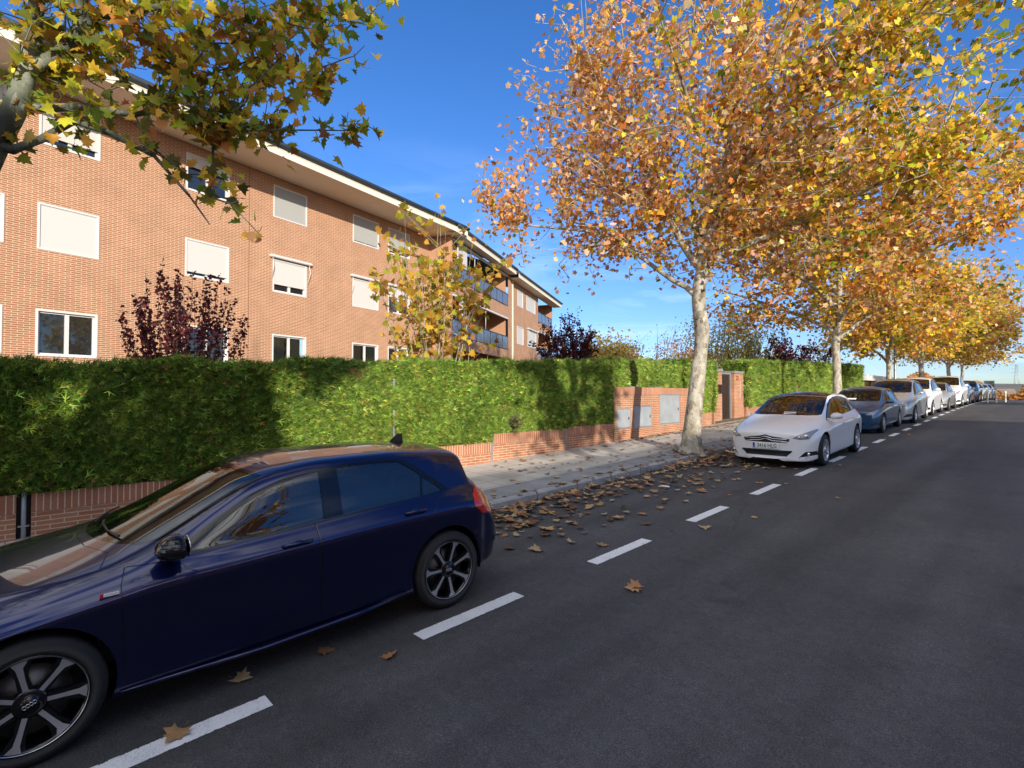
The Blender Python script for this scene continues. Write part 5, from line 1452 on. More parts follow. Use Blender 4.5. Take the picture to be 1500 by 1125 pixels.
def build_car(spec):
    t = thing('parked_car', spec['label'], 'car', group=spec.get('group'))
    S_ = spec; paint = S_['paint']
    bm = car_shell(S_['ST'], S_.get('nx', 110), S_.get('ns', 44))
    remember(bm)
    lay = bm.faces.layers.int.new('rid')
    xf, xr, r = S_['axf'], S_['axr'], S_['r']
    side = lambda c: abs(c[1]) > .42
    cabin = lambda c: abs(c[1]) > .30 and c[2] > .5
    # wheel arches
    for xx in (xf, xr):
        cp = circle_poly(xx, r + .015, r + S_.get('arch', .045)); cut(bm, cp, 'side', side)
        kill = [f for f in bm.faces if side(f.calc_center_median()) and inpoly((f.calc_center_median()[0], f.calc_center_median()[2]), cp)]
        bmesh.ops.delete(bm, geom=kill, context='FACES')
    # regions: 0 paint, 1 black trim, 2 front side glass, 3 rear side glass, 4 windscreen, 5 rear screen, 6 front door, 7 rear door, 8 gap, 9 headlamp, 10 tail lamp, 11.. front
    if 'frame' in S_: cut(bm, S_['frame'], 'side', cabin); tag_faces(bm, lay, S_['frame'], 'side', cabin, 1)
    for nm, rid in (('glass_f', 2), ('glass_r', 3), ('glass_q', 20)):
        if nm in S_: cut(bm, S_[nm], 'side', cabin); tag_faces(bm, lay, S_[nm], 'side', cabin, rid)
    mid = lambda c: c[2] > .70
    ws = S_['screen']; wsp = ws + [(x, -y) for x, y in reversed(ws)]
    cut(bm, wsp, 'top', mid); tag_faces(bm, lay, wsp, 'top', mid, 1, (0,))
    wsi = inset(wsp, .028); cut(bm, wsi, 'top', mid); tag_faces(bm, lay, wsi, 'top', mid, 4, (0, 1))
    if 'rscreen' in S_:
        rs = S_['rscreen']; rsp = rs + [(x, -y) for x, y in reversed(rs)]
        cut(bm, rsp, 'top', lambda c: c[2] > .8); tag_faces(bm, lay, rsp, 'top', lambda c: c[2] > .8, 5, (0,))
    if 'roof' in S_:
        rp_ = S_['roof'] + [(x, -y) for x, y in reversed(S_['roof'])]; cut(bm, rp_, 'top', mid); tag_faces(bm, lay, rp_, 'top', mid, 21, (0,))
    dflt = lambda c: abs(c[1]) > .5
    for nm, rid in (('door_f', 6), ('door_r', 7)):
        po = S_[nm]; pi_ = inset(po, .0055)
        cut(bm, po, 'side', dflt); cut(bm, pi_, 'side', dflt)
        tag_faces(bm, lay, po, 'side', dflt, 8, (0, rid)); tag_faces(bm, lay, pi_, 'side', dflt, rid, (8,))
    if 'hood' in S_:
        hp = S_['hood'] + [(x, -y) for x, y in reversed(S_['hood'])]; hf = lambda c: c[2] > .55 and c[0] > .4
        cut(bm, hp, 'top', hf); tag_faces(bm, lay, hp, 'top', hf, 8, (0,)); hi = inset(hp, .006); cut(bm, hi, 'top', hf); tag_faces(bm, lay, hi, 'top', hf, 22, (8,))
    ff = lambda c: c[0] > xf + .28
    for nm, poly, rid in S_.get('front', []):
        po = poly
        fl = (lambda c: c[0] > xf + .28 and c[1] > 0) if nm.endswith('L') else ff
        cut(bm, po, 'front', ff); tag_faces(bm, lay, po, 'front', ff, rid if rid != 9 else 8, (0, 8, 22))
        if rid == 9:
            pi2 = inset(po, .009); cut(bm, pi2, 'front', ff); tag_faces(bm, lay, pi2, 'front', ff, 9, (8,))
        pm = [(-y, z) for y, z in reversed(po)]
        if min(p[0] for p in po) > 0.01: 
            cut(bm, pm, 'front', ff); tag_faces(bm, lay, pm, 'front', ff, rid if rid != 9 else 8, (0, 8, 22))
            if rid == 9:
                pi2 = inset(pm, .009); cut(bm, pi2, 'front', ff); tag_faces(bm, lay, pi2, 'front', ff, 9, (8,))
    fr_ = lambda c: c[0] < xr - .25
    for po in S_.get('tail', []): cut(bm, po, 'side', fr_); tag_faces(bm, lay, po, 'side', lambda c: c[0] < xr - .25 and abs(c[1]) > .35, 10, (0,))
    bm.normal_update()
    for f in bm.faces: f.smooth = True
    # depth kick of the gaps and black apertures
    body = extract(bm, lay, {0}, 'body', paint, t, thick=.014)
    tr = extract(bm, lay, {1}, 'window_trim', M['gloss_black'], t)
    extract(bm, lay, {8}, 'panel_gap', M['black'], body, push=-.010)
    dfs = {}; drs = {}
    for sg in (1, -1):
        dfs[sg] = extract(bm, lay, {6}, 'front_door', paint, t, thick=.012, sg=sg); drs[sg] = extract(bm, lay, {7}, 'rear_door', paint, t, thick=.012, sg=sg)
        extract(bm, lay, {2}, 'side_window', M['car_glass'], dfs[sg], push=-.004, sg=sg); extract(bm, lay, {3}, 'side_window', M['car_glass'], drs[sg], push=-.004, sg=sg)
        extract(bm, lay, {20}, 'quarter_window', M['car_glass'], drs[sg], push=-.004, sg=sg)
    df = dfs[1]; drr = drs[1]
    extract(bm, lay, {4}, 'windscreen', M['car_screen'], t, push=-.003)
    if S_.get('hood'): extract(bm, lay, {22}, 'bonnet', paint, t, thick=.012)
    extract(bm, lay, {5}, 'rear_window', M['car_glass'], t, push=-.003)
    extract(bm, lay, {21}, 'glass_roof', M['gloss_black'], t)
    for rid, nm, mt, ps in ((9, 'headlight', M['lamp_glass'], .004), (10, 'tail_light', M['tail'], .008), (11, 'grille', M['black'], -.012), (12, 'air_intake', M['black'], -.015), (13, 'fog_recess', M['black'], -.012)):
        if any(f[lay] == rid for f in bm.faces):
            if rid in (9, 10):
                for sg in (1, -1):
                    for f in bm.faces:
                        if f[lay] == rid and f.calc_center_median()[1] * sg < 0: f[lay] = rid + 100
                    extract(bm, lay, {rid}, nm, mt, t, push=ps, thick=.02)
                    for f in bm.faces:
                        if f[lay] == rid: f[lay] = rid + 200
                        elif f[lay] == rid + 100: f[lay] = rid
            elif rid == 13:
                for sg in (1, -1): extract(bm, lay, {rid}, nm, mt, t, push=ps, sg=sg)
            else: extract(bm, lay, {rid}, nm, mt, t, push=ps)
    bvh = BVHTree.FromBMesh(bm)
    # arch liners + underbody + interior
    W = S_['hw']
    for xx in (xf, xr):
        for s in (-1, 1):
            b = B(); n = 22; ra = r + S_.get('arch', .045) + .004
            for k in range(n):
                a0 = -0.25 + (PI + .5) * k / n; a1 = -0.25 + (PI + .5) * (k + 1) / n
                p = [(xx + ra * math.cos(a), r + .015 + ra * math.sin(a)) for a in (a0, a1)]
                b.quad([(p[0][0], s * (W - .035), p[0][1]), (p[1][0], s * (W - .035), p[1][1]), (p[1][0], s * (W - .36), p[1][1]), (p[0][0], s * (W - .36), p[0][1])])
            b.quad([(xx - ra, s * (W - .36), r - .2), (xx + ra, s * (W - .36), r - .2), (xx + ra, s * (W - .36), r + .02 + ra), (xx - ra, s * (W - .36), r + .02 + ra)])
            b.done('wheel_arch', M['black'], t, fix=False)
    b = B(); b.box(xr - .35, xf + .45, -W * .62, W * .62, .19, .24); b.done('underbody', M['black'], t)
    zb = S_['zbelt']
    b = B(); b.box(xr - .1, xf - .35, -W * .82, W * .82, .30, .34); b.box(xf - .75, xf - .28, -W * .80, W * .80, .34, zb - .04).bevel(.03, 2)
    for s in (-1, 1):
        b2 = B()
        for xs_ in (xf - 1.65, xf - 2.45):
            b2.box(xs_ - .02, xs_ + .48, s * .38 - .25, s * .38 + .25, .34, .52); b2.box(xs_ - .16, xs_ + .0, s * .38 - .24, s * .38 + .24, .5, zb + .12); b2.box(xs_ - .15, xs_ - .04, s * .38 - .13, s * .38 + .13, zb + .16, zb + .36)
        b2.bevel(.03, 2); b2.done('seat', M['interior'], t)
    b.done('dashboard', M['interior'], t)
    b = B(); b.lathe([(-.014, .185), (0, .172), (.014, .185), (0, .198)], 'x', 28, closed=True)
    b.box(-.01, .01, -.175, .175, -.015, .015); sw = b.done('steering_wheel', M['interior'], t); sw.location = (xf - .86, .36, zb - .02); sw.rotation_euler = (0, R(-25), 0)
    for xx in (xf, xr):
        for s in (1, -1):
            make_wheel(t, (xx, s * S_['track'], r), r, S_['rr'], .20, S_['wheel'], s < 0)
    # mirrors
    mx_, my_, mz_ = S_['mirror']
    for s in (1, -1):
        b = B(); b.sphere((0, 0, 0), .1, 20, (1.05, 1.15, .78))
        for v in b.bm.verts:
            if v.co.x < -.02: v.co.x = -.02 + (v.co.x + .02) * .35
            if v.co.z < -.035: v.co.z = -.035 + (v.co.z + .035) * .55
            v.co.x *= 1.0 + .25 * (v.co.y * s)
        b.box(-.02, .05, *((-.17, -.05) if s > 0 else (.05, .17)), -.075, -.045)
        o = b.done('mirror', S_.get('mirror_mat', paint), t); o.location = (mx_, s * my_, mz_) if (s > 0 or not S_.get('fold')) else (mx_ - .1, s * (my_ - .12), mz_ - .06)
        if s < 0 and S_.get('fold'): o.scale = (1.0, .55, .8)
        b = B(); b.sphere((-.055, 0, .004), .082, 14, (.12, 1.1, .75)); b.done('mirror_glass', M['chrome'], o)
    # door handles
    for (hx, hz, L_) in S_['handles']:
        for s in (1, -1):
            hit = bvh.ray_cast(Vector((hx, s * 2, hz)), Vector((0, -s, 0)))
            if hit[0] is None: continue
            y = abs(hit[0].y)
            b = B(); b.tube([(hx - L_ / 2, s * (y - .002), hz), (hx - L_ / 2 + .02, s * (y + .028), hz + .004), (hx + L_ / 2 - .02, s * (y + .028), hz + .004), (hx + L_ / 2, s * (y - .002), hz)], [.009, .013, .013, .009], 10)
            b.done('handle', S_.get('handle_mat', paint), (dfs if hx > S_['bpillar'] else drs)[s])
            b = B(); b.sphere((hx, s * (y - .002), hz - .004), .03, 12, (1.5, .25, .8)); b.done('handle_cup', M['black'], (dfs if hx > S_['bpillar'] else drs)[s])
    # wipers
    b = B()
    wl = sorted([(abs(q[1]), q[0]) for q in ws[:4]])
    for (y0, y1) in ((.42, -.06), (-.12, -.50)):
        pts = []
        for k in range(6):
            y = y0 + (y1 - y0) * k / 5; x = float(np.interp(abs(y), [q[0] for q in wl], [q[1] for q in wl])) - .045 - .05 * (k / 5)
            hit = bvh.ray_cast(Vector((x, y, 2.5)), Vector((0, 0, -1)))
            if hit[0]: pts.append((x, y, hit[0].z + .014))
        if len(pts) > 1: b.tube(pts, .007, 6)
    b.split('wiper', M['black'], t)
    t['_front'] = 0
    return t, bvh, df, drr

GC = 'cars parked along the kerb'
A1 = dict(label='deep blue parked hatchback with dark windows, nearest car at the lower left', paint=M['paint_blue'], group=GC, axf=1.28, axr=-1.28, r=.315, rr=.238, track=.868, wheel='seven', hw=.87, zbelt=.90, nx=150, ns=56, bpillar=-.2, arch=.038,
 ST=[(2.05, .42, .30, .48, .46, .44, .56, .34, .60, .62, .05), (2.02, .58, .23, .66, .50, .62, .62, .50, .655, .675, .10), (1.93, .70, .19, .77, .55, .72, .67, .58, .71, .735, .12), (1.78, .76, .18, .82, .60, .77, .70, .63, .755, .79, .12), (1.55, .80, .18, .855, .64, .80, .735, .66, .80, .84, .10), (1.28, .82, .19, .865, .68, .81, .775, .68, .84, .885, .08), (1.02, .83, .19, .865, .71, .805, .82, .68, .885, .94, .10),
     (.86, .83, .19, .865, .725, .80, .855, .685, .93, 1.00, .13), (.68, .83, .19, .865, .735, .793, .872, .665, 1.0, 1.075, .14), (.45, .83, .19, .865, .745, .785, .88, .635, 1.105, 1.18, .12), (.20, .83, .19, .865, .755, .78, .888, .60, 1.215, 1.285, .09), (-.05, .83, .19, .865, .76, .778, .897, .578, 1.278, 1.335, .05), (-.4, .83, .19, .865, .77, .775, .912, .568, 1.305, 1.360, .0), (-.9, .83, .20, .868, .785, .768, .930, .555, 1.298, 1.352, -.02),
     (-1.28, .82, .20, .872, .79, .755, .945, .540, 1.270, 1.325, -.05), (-1.50, .80, .21, .868, .79, .735, .95, .52, 1.245, 1.302, -.07), (-1.645, .79, .22, .860, .785, .72, .945, .515, 1.205, 1.262, -.05), (-1.685, .785, .225, .855, .78, .715, .94, .52, 1.10, 1.14, -.06), (-1.75, .77, .23, .845, .77, .71, .925, .53, 1.00, 1.03, -.09), (-1.82, .75, .24, .825, .73, .70, .89, .54, .93, .955, -.12), (-1.90, .72, .25, .80, .64, .69, .80, .53, .83, .85, -.10), (-1.97, .68, .27, .76, .52, .66, .66, .50, .69, .70, -.09), (-2.00, .52, .33, .57, .48, .50, .57, .36, .60, .61, -.05)],
 frame=[(.70, .870), (.40, 1.045), (.16, 1.165), (-.06, 1.235), (-.32, 1.268), (-.70, 1.270), (-.98, 1.252), (-1.10, 1.19), (-1.39, .955), (-.3, .905)],
 glass_f=[(.575, .892), (.43, .985), (.26, 1.085), (.06, 1.175), (-.12, 1.222), (-.29, 1.242), (-.265, .918)],
 glass_r=[(-.41, .925), (-.43, 1.248), (-.72, 1.248), (-.955, 1.232), (-1.075, 1.155), (-1.135, 1.105), (-1.085, .945)],
 glass_q=[(-1.10, .946), (-1.15, 1.09), (-1.30, .968), (-1.28, .957)],
 screen=[(1.00, 0), (.97, .25), (.90, .45), (.795, .62), (.70, .665), (.45, .635), (.20, .60), (.08, .56), (.13, .3), (.15, 0)], rscreen=[(-1.665, 0), (-1.655, .45), (-1.70, .50), (-1.77, .48), (-1.79, 0)],
 door_f=[(.905, .25), (.905, .80), (.88, .875), (.72, .872), (-.2, .912), (-.2, .25)], door_r=[(-.2, .25), (-.2, .912), (-1.36, .958), (-1.22, .90), (-1.13, .80), (-1.02, .62), (-.93, .5), (-.90, .25)],
 hood=[(1.90, 0), (1.86, .3), (1.72, .55), (1.28, .665), (.98, .70), (.93, .55), (1.02, .3), (1.05, 0)],
 front=[('grille', [(-.42, .34), (.42, .34), (.47, .50), (.40, .60), (-.40, .60), (-.47, .50)], 11), ('headlight', [(.52, .55), (.72, .56), (.80, .66), (.60, .64)], 9)],
 tail=[[(-1.60, .885), (-1.56, .80), (-1.66, .715), (-2.10, .66), (-2.10, .90), (-1.74, .965)]],
 fold=True, mirror=(.66, .93, .965), mirror_mat=M['gloss_black'], handles=[(-.05, .815, .20), (-.98, .855, .20)])
ca, bv, df, drr = build_car(A1)
ca.location = (-4.362, 1.405, gz(1.405)); ca.rotation_euler = (0, math.atan(.032), R(-90 - 1.2))
# sill blade, antenna fin, badge, spoiler
b = B(); b.tube([(.92, .845, .225), (.2, .872, .205), (-.45, .872, .215), (-.86, .868, .25)], [.010, .016, .018, .010], 8); b.tube([(.92, -.845, .225), (.2, -.872, .205), (-.86, -.868, .25)], [.010, .016, .010], 8); b.split('sill_blade', M['paint_blue'], ca)
b = B(); b.prism([(-1.37, 1.315), (-1.24, 1.325), (-1.33, 1.40), (-1.36, 1.40)], 'y', -.02, .02); b.done('antenna', M['gloss_black'], ca)
b = B(); y_ = .862
b.box(.915, .985, y_, y_ + .010, .766, .781); bd = b.done('badge', M['plate'], ca)
b = B(); b.prism([(.987, .764), (1.000, .764), (.996, .783), (.983, .783)], 'y', y_, y_ + .012); b.done('badge_tip', M['tail'], bd)
b = B(); b.box(-1.93, -1.88, -.55, .55, .26, .36); b.done('rear_diffuser', M['black'], ca)

C4 = dict(label='white parked hatchback facing the viewer, with dark glass roof and a paper under its wiper', paint=M['paint_white'], group=GC, axf=1.30, axr=-1.30, r=.325, rr=.225, track=.885, wheel='five', hw=.89, zbelt=.96, nx=130, ns=56, bpillar=-.2,
 ST=[(2.20, .40, .22, .44, .40, .42, .56, .34, .62, .65, .05), (2.18, .62, .17, .66, .44, .64, .62, .50, .69, .72, .12), (2.12, .72, .16, .77, .50, .74, .67, .56, .74, .775, .20), (2.0, .78, .16, .83, .56, .79, .71, .60, .79, .83, .24), (1.82, .81, .17, .86, .62, .815, .76, .64, .84, .885, .22), (1.55, .83, .18, .885, .67, .83, .82, .67, .90, .95, .18), (1.28, .84, .19, .893, .70, .83, .865, .69, .955, 1.01, .16),
     (1.05, .85, .19, .893, .72, .825, .895, .70, 1.01, 1.075, .16), (.80, .85, .19, .893, .74, .82, .915, .69, 1.10, 1.175, .17), (.5, .85, .19, .893, .76, .815, .93, .655, 1.225, 1.30, .15), (.2, .85, .19, .893, .77, .81, .945, .62, 1.335, 1.40, .10), (-.1, .85, .19, .893, .78, .805, .96, .60, 1.395, 1.455, .05), (-.5, .85, .19, .893, .79, .80, .975, .59, 1.42, 1.485, 0), (-.95, .85, .20, .893, .80, .79, .995, .575, 1.40, 1.465, -.03), (-1.35, .84, .21, .89, .81, .775, 1.01, .57, 1.385, 1.445, -.06),
     (-1.65, .82, .22, .88, .81, .75, 1.02, .56, 1.335, 1.395, -.08), (-1.85, .80, .24, .865, .79, .73, 1.01, .55, 1.235, 1.29, -.09), (-2.0, .77, .25, .845, .74, .71, .95, .55, 1.03, 1.07, -.10), (-2.07, .70, .27, .78, .62, .67, .80, .52, .85, .87, -.12), (-2.12, .52, .33, .56, .5, .5, .62, .4, .66, .67, -.06)],
 frame=[(.98, .915), (.62, 1.10), (.36, 1.235), (.1, 1.325), (-.2, 1.372), (-.6, 1.385), (-1.0, 1.355), (-1.35, 1.30), (-1.76, 1.07), (-1.74, 1.035), (-.3, .975)],
 glass_f=[(.86, .938), (.60, 1.075), (.34, 1.20), (.1, 1.29), (-.22, 1.345), (-.22, .985)], glass_r=[(-.28, .988), (-.28, 1.35), (-.6, 1.358), (-.98, 1.33), (-1.12, 1.29), (-1.10, 1.01)], glass_q=[(-1.15, 1.015), (-1.17, 1.29), (-1.36, 1.255), (-1.66, 1.08), (-1.63, 1.045)],
 screen=[(1.20, 0), (1.18, .3), (1.10, .50), (.98, .66), (.88, .70), (.6, .672), (.3, .635), (.05, .60), (.12, .3), (.14, 0)], rscreen=[(-1.60, 0), (-1.56, .46), (-1.75, .50), (-1.90, .46), (-1.93, 0)],
 roof=[(.13, 0), (.11, .3), (.04, .585), (-.5, .575), (-1.2, .55), (-1.2, 0)],
 door_f=[(.97, .27), (.97, .86), (.93, .915), (-.25, .98), (-.25, .27)], door_r=[(-.25, .27), (-.25, .98), (-1.3, 1.015), (-1.16, .85), (-1.0, .62), (-.93, .5), (-.9, .27)],
 hood=[(2.03, 0), (2.0, .3), (1.86, .52), (1.55, .67), (1.18, .74), (1.10, .66), (1.19, .45), (1.25, .25), (1.26, 0)],
 front=[('headlight', [(.50, .615), (.62, .59), (.76, .60), (.80, .70), (.85, .80), (.74, .755), (.60, .68)], 9), ('grille', [(-.46, .60), (-.44, .545), (-.25, .515), (.25, .515), (.44, .545), (.46, .60), (.16, .635), (0, .68), (-.16, .635)], 11), ('air_intake', [(-.50, .355), (-.40, .245), (.40, .245), (.50, .355), (.48, .365), (-.48, .365)], 12), ('fog_recess', [(.60, .235), (.83, .265), (.83, .35), (.70, .345)], 13)],
 tail=[[(-1.85, 1.0), (-1.80, .85), (-2.2, .78), (-2.2, .95)]],
 fold=True, mirror=(.84, .97, 1.0), handles=[(-.08, .80, .2), (-1.02, .83, .2)])
cw, bv, df, drr = build_car(C4)
cw.location = (-4.05, 13.45, gz(13.45)); cw.rotation_euler = (0, math.atan(.032), R(-90))
def on_front(bv, y, z, off=.006, x0=4):
    h = bv.ray_cast(Vector((x0, y, z)), Vector((-1, 0, 0)))
    return (h[0].x + off, y, z) if h[0] else (2.15, y, z)
# chrome chevron bars
for zz, tip, nm in ((.600, .042, 0), (.555, .042, 1)):
    b = B(); ys_ = [-.41, -.28, -.13, -.065, 0, .065, .13, .28, .41]
    pts = [on_front(bv, y, zz + (tip if abs(y) < .01 else (tip * .5 if abs(y) < .08 else 0)) - .012 * (abs(y) / .44) ** 2, .010) for y in ys_]
    b.tube(pts, .0105, 8, cap=True); b.done('chrome_chevron_bar', M['chrome'], cw)
pl_z = .445
xp = max(on_front(bv, y, pl_z)[0] for y in (-.2, 0, .2)) + .012
b = B(); b.box(xp - .05, xp, -.265, .265, pl_z - .058, pl_z + .058).bevel(.006, 1); pt_ = b.done('license_plate', M['plate'], cw)
b = B(); b.box(xp + .0005, xp + .003, -.258, -.216, pl_z - .050, pl_z + .050); b.done('country_band', M['plate_blue'], pt_)
text_mesh('plate_letters', '3416 HLG', .112, M['black'], pt_, (xp + .003, .022, pl_z - .002), (R(90), 0, R(90)), .001, .82)
text_mesh('country_letter', 'E', .035, M['plate'], pt_, (xp + .005, -.237, pl_z - .028), (R(90), 0, R(90)), .001)
for s in (1, -1):
    b = B(); p = on_front(bv, s * .735, .30, -.004); b.sphere(p, .038, 14, (.5, 1, .9)); b.done('fog_light', M['chrome'], cw)
    b = B(); q = [on_front(bv, s * y, z, .008) for y, z in ((.60, .225), (.72, .228), (.84, .262))]; b.tube(q, .008, 6); b.done('fog_trim', M['chrome'], cw)
    b = B(); p = on_front(bv, s * .70, .655, -.02); b.sphere(p, .045, 14, (.6, 1, 1)); p = on_front(bv, s * .60, .635, -.015); b.sphere(p, .032, 12, (.6, 1, 1)); b.done('headlight_lens', M['chrome'], cw)
b = B(); h = bv.ray_cast(Vector((1.12, .12, 3)), Vector((0, 0, -1)))[0]
b.box(-.05, .05, -.12, .12, 0, .004); o = b.done('paper_slip', M['paper'], None); setp(o, 'white paper slip tucked under the wiper of the white hatchback', 'paper slip', 'paper slips on windscreens')
bpy.context.view_layer.update()
def on_car(o, car, p, rot=(0, 0, 0)):
    o.matrix_world = car.matrix_world @ Matrix.Translation(p) @ Matrix.Rotation(rot[2], 4, 'Z') @ Matrix.Rotation(rot[1], 4, 'Y')
on_car(o, cw, (1.10, .14, h.z + .012), (0, R(22), R(8)))

# older round hatchback (dark blue), upright people carrier and generic small car
def scaled(ST, sx, sz, sy=1.0, zs0=.2): return [(a[0] * sx, a[1] * sy, a[2] , a[3] * sy, zs0 + (a[4] - zs0) * sz, a[5] * sy, zs0 + (a[6] - zs0) * sz, a[7] * sy, zs0 + (a[8] - zs0) * sz, zs0 + (a[9] - zs0) * sz, a[10]) for a in ST]
def sp(poly, sx, sz, zs0=.2): return [(x * sx, zs0 + (z - zs0) * sz) for x, z in poly]
def variant(sx, sz, sy, **kw):
    v = dict(C4); v['ST'] = scaled(C4['ST'], sx, sz, sy)
    for k in ('frame', 'glass_f', 'glass_r', 'glass_q', 'door_f', 'door_r'): v[k] = sp(C4[k], sx, sz)
    for k in ('screen', 'rscreen', 'hood'): v[k] = [(x * sx, y * sy) for x, y in C4[k]]
    v.pop('roof')
    v['front'] = [(n, [(y * sy, .2 + (z - .2) * sz) for y, z in p], i) for n, p, i in C4['front']]
    v['tail'] = [sp(p, sx, sz) for p in C4['tail']]
    v['axf'] = 1.30 * sx; v['axr'] = -1.30 * sx; v['mirror'] = (C4['mirror'][0] * sx, C4['mirror'][1] * sy, .2 + (C4['mirror'][2] - .2) * sz); v['handles'] = [(x * sx, .2 + (z - .2) * sz, l) for x, z, l in C4['handles']]
    v['bpillar'] = -.2 * sx; v['zbelt'] = .2 + .76 * sz; v['hw'] = .89 * sy; v['track'] = .885 * sy
    v.update(nx=70, ns=36); v.update(kw); return v
def finish(t, bv, paint, zp=.45):
    xp = max(on_front(bv, y, zp)[0] for y in (-.2, 0, .2)) + .006
    b = B(); b.box(xp - .05, xp, -.26, .26, zp - .055, zp + .055); b.done('license_plate', M['plate'], t)
    b = B()
    for z in (.60, .56): b.tube([on_front(bv, y, z, .006) for y in (-.4, -.2, 0, .2, .4)], .008, 6)
    b.done('grille_bar', M['chrome'], t)
def place(t, X, Yf, Yr):
    """X = outer (road side) wheel face, Yf/Yr front and rear axle"""
    ym = (Yf + Yr) / 2; t.location = (X - .885, ym, gz(ym)); t.rotation_euler = (0, math.atan((gz(Yr) - gz(Yf)) / (Yr - Yf)), R(-90))
c2, bv2, _, _ = build_car(variant(1.0, .97, .97, label='dark blue older hatchback with a white paper behind its windscreen, right behind the white one', paint=M['paint_blue2'], wheel='cap', r=.30, rr=.20))
finish(c2, bv2, None); place(c2, -3.56, 20.06, 22.68)
b = B(); b.box(-.05, .05, -.15, .15, 0, .004); o = b.done('paper_slip', M['paper'], None); setp(o, 'white paper sheet on the windscreen of the dark blue older hatchback', 'paper slip', 'paper slips on windscreens')
bpy.context.view_layer.update(); h = bv2.ray_cast(Vector((1.02, -.1, 3)), Vector((0, 0, -1)))[0]; on_car(o, c2, (1.02, -.1, h.z + .012), (0, R(24), R(-5)))
c3, bv3, _, _ = build_car(variant(1.02, 1.15, 1.0, label='silver people carrier with a sun strip in its windscreen, parked behind the dark blue hatchback', paint=M['paint_silver'], wheel='five', r=.325, rr=.22))
finish(c3, bv3, None, .48); place(c3, -3.40, 24.6, 27.2)
def repaint(o, old, new):
    for s in o.material_slots:
        if s.material == old: s.link = 'OBJECT'; s.material = new
    for ch in o.children: repaint(ch, old, new)
def car_copy(src, old, new, X, Yf, wb, label, sc=(1, 1, 1)):
    c = copy_tree(src); place(c, X, Yf, Yf + wb); c.scale = sc; c['label'] = label; c['group'] = GC; repaint(c, old, new); return c
pb, ps = M['paint_blue2'], M['paint_silver']
car_copy(c3, ps, M['paint_white'], -3.45, 29.5, 2.6, 'white people carrier right behind the silver one', (1, 1, 1.02))
car_copy(c2, pb, M['paint_beige'], -3.35, 34.2, 2.6, 'champagne coloured car with dark windscreen, right behind the first white people carrier')
car_copy(c3, ps, M['paint_white'], -3.3, 39.4, 2.65, 'tall white off-roader standing out above the middle of the row', (1.03, 1.02, 1.08))
car_copy(c2, pb, M['paint_silver'], -3.35, 45.0, 2.6, 'silver car behind the tall white off-roader')
car_copy(c3, ps, M['paint_dark'], -3.3, 50.3, 2.6, 'dark grey car near the road crest', (1, 1, .95))
car_copy(c2, pb, M['paint_mint'], -3.35, 55.8, 2.6, 'pale green car near the road crest, behind the dark grey one')
car_copy(c2, pb, M['paint_white'], -3.3, 61.2, 2.6, 'white car at the crest, second from the end of the row')
car_copy(c3, ps, M['paint_blue2'], -3.35, 66.5, 2.6, 'bluish car farthest away at the end of the row', (1, 1, .92))

# ================================================================ FALLEN LEAVES
rgl = np.random.default_rng(77)
DRY = [(.42, .25, .12), (.34, .17, .075), (.50, .36, .20), (.20, .10, .05)]
var = []
for k in range(8):
    v = np.array(LEAF_V); v = v - np.array([.4, 0, 0]); 
    v[:, 2] = rgl.uniform(.05, .55) * v[:, 1] ** 2 + rgl.uniform(-.2, .35) * v[:, 0] ** 2 + rgl.normal(size=len(v)) * .03
    v[:, 2] -= v[:, 2].min() - .02
    st = [(-.42, 0, float(v[1, 2])), (-.72, .03, .12), (-.70, .05, .12)]
    base = len(v); v = np.concatenate([v, np.array(st)]); f = [tuple(x) for x in LEAF_F] + [(base, base + 1, base + 2)]
    c = np.array(DRY[k % 4]) * rgl.uniform(.8, 1.2); col = np.tile(c, (len(v), 1)) * rgl.uniform(.8, 1.15, (len(v), 1))
    me_o = mesh_np('fallen_leaf', v, np.array(f), M['leaf_dry'], col=col.clip(0, 1)); var.append(me_o.data); bpy.data.objects.remove(me_o)
pts = []
def addp(x, y, zone): pts.append((x, y, zone))
for _ in range(900):       # drift in the gutter
    y = 4.0 + 22 * rgl.random() ** 1.35; wv = .35 + .30 * math.sin(y * 1.7) + .25 * (1 if 5.5 < y < 11.5 else 0)
    x = -5.57 + abs(rgl.normal()) ** 1.3 * max(.18, wv) * .9
    if x < -3.7: addp(x, y, 0)
for _ in range(110):
    y = 4.6 + 7 * rgl.random(); x = -5.4 + 1.55 * rgl.random() ** .8
    addp(x, y, 0)
for _ in range(430):        # pavement
    y = 3.6 + 20 * rgl.random() ** 1.1; x = -8.15 + 2.5 * rgl.random()
    if rgl.random() < .35 + .65 * (y > 7): addp(x, y, 1)
for _ in range(110): addp(-5.72 + rgl.normal() * .07, 5 + 14 * rgl.random(), 1)
for _ in range(140):        # tree foot
    a = rgl.random() * 6.28; q = .35 + abs(rgl.normal()) * .3; x = -5.87 + math.cos(a) * q; addp(min(x, -5.3), 11.62 + math.sin(a) * q, 1 if x < -5.62 else 0)
for _ in range(260): addp(-8.0 - .25 * rgl.random() , 12 + 11 * rgl.random(), 1)
for _ in range(120): addp(-8.2 + 1.2 * rgl.random(), 17 + 6 * rgl.random(), 1)
for p in [(-2.57, 3.99), (-2.60, 4.05), (-3.61, 1.1), (-3.28, .67), (-3.16, 1.9), (-3.55, 1.62), (-3.95, 4.2), (-4.2, 4.05), (-4.7, 4.6), (-3.6, 5.9), (-3.9, 6.3), (-4.1, 7.3), (-2.2, 9.0), (-3.5, 9.5), (-3.0, 13.0), (-4.4, 4.9), (-4.6, 4.35), (-4.55, 4.6), (-4.3, 5.3), (-4.5, 5.7)]: addp(p[0], p[1], 2)
for _ in range(26): addp(-4.9 + 2.2 * rgl.random(), 4.5 + 16 * rgl.random(), 2)
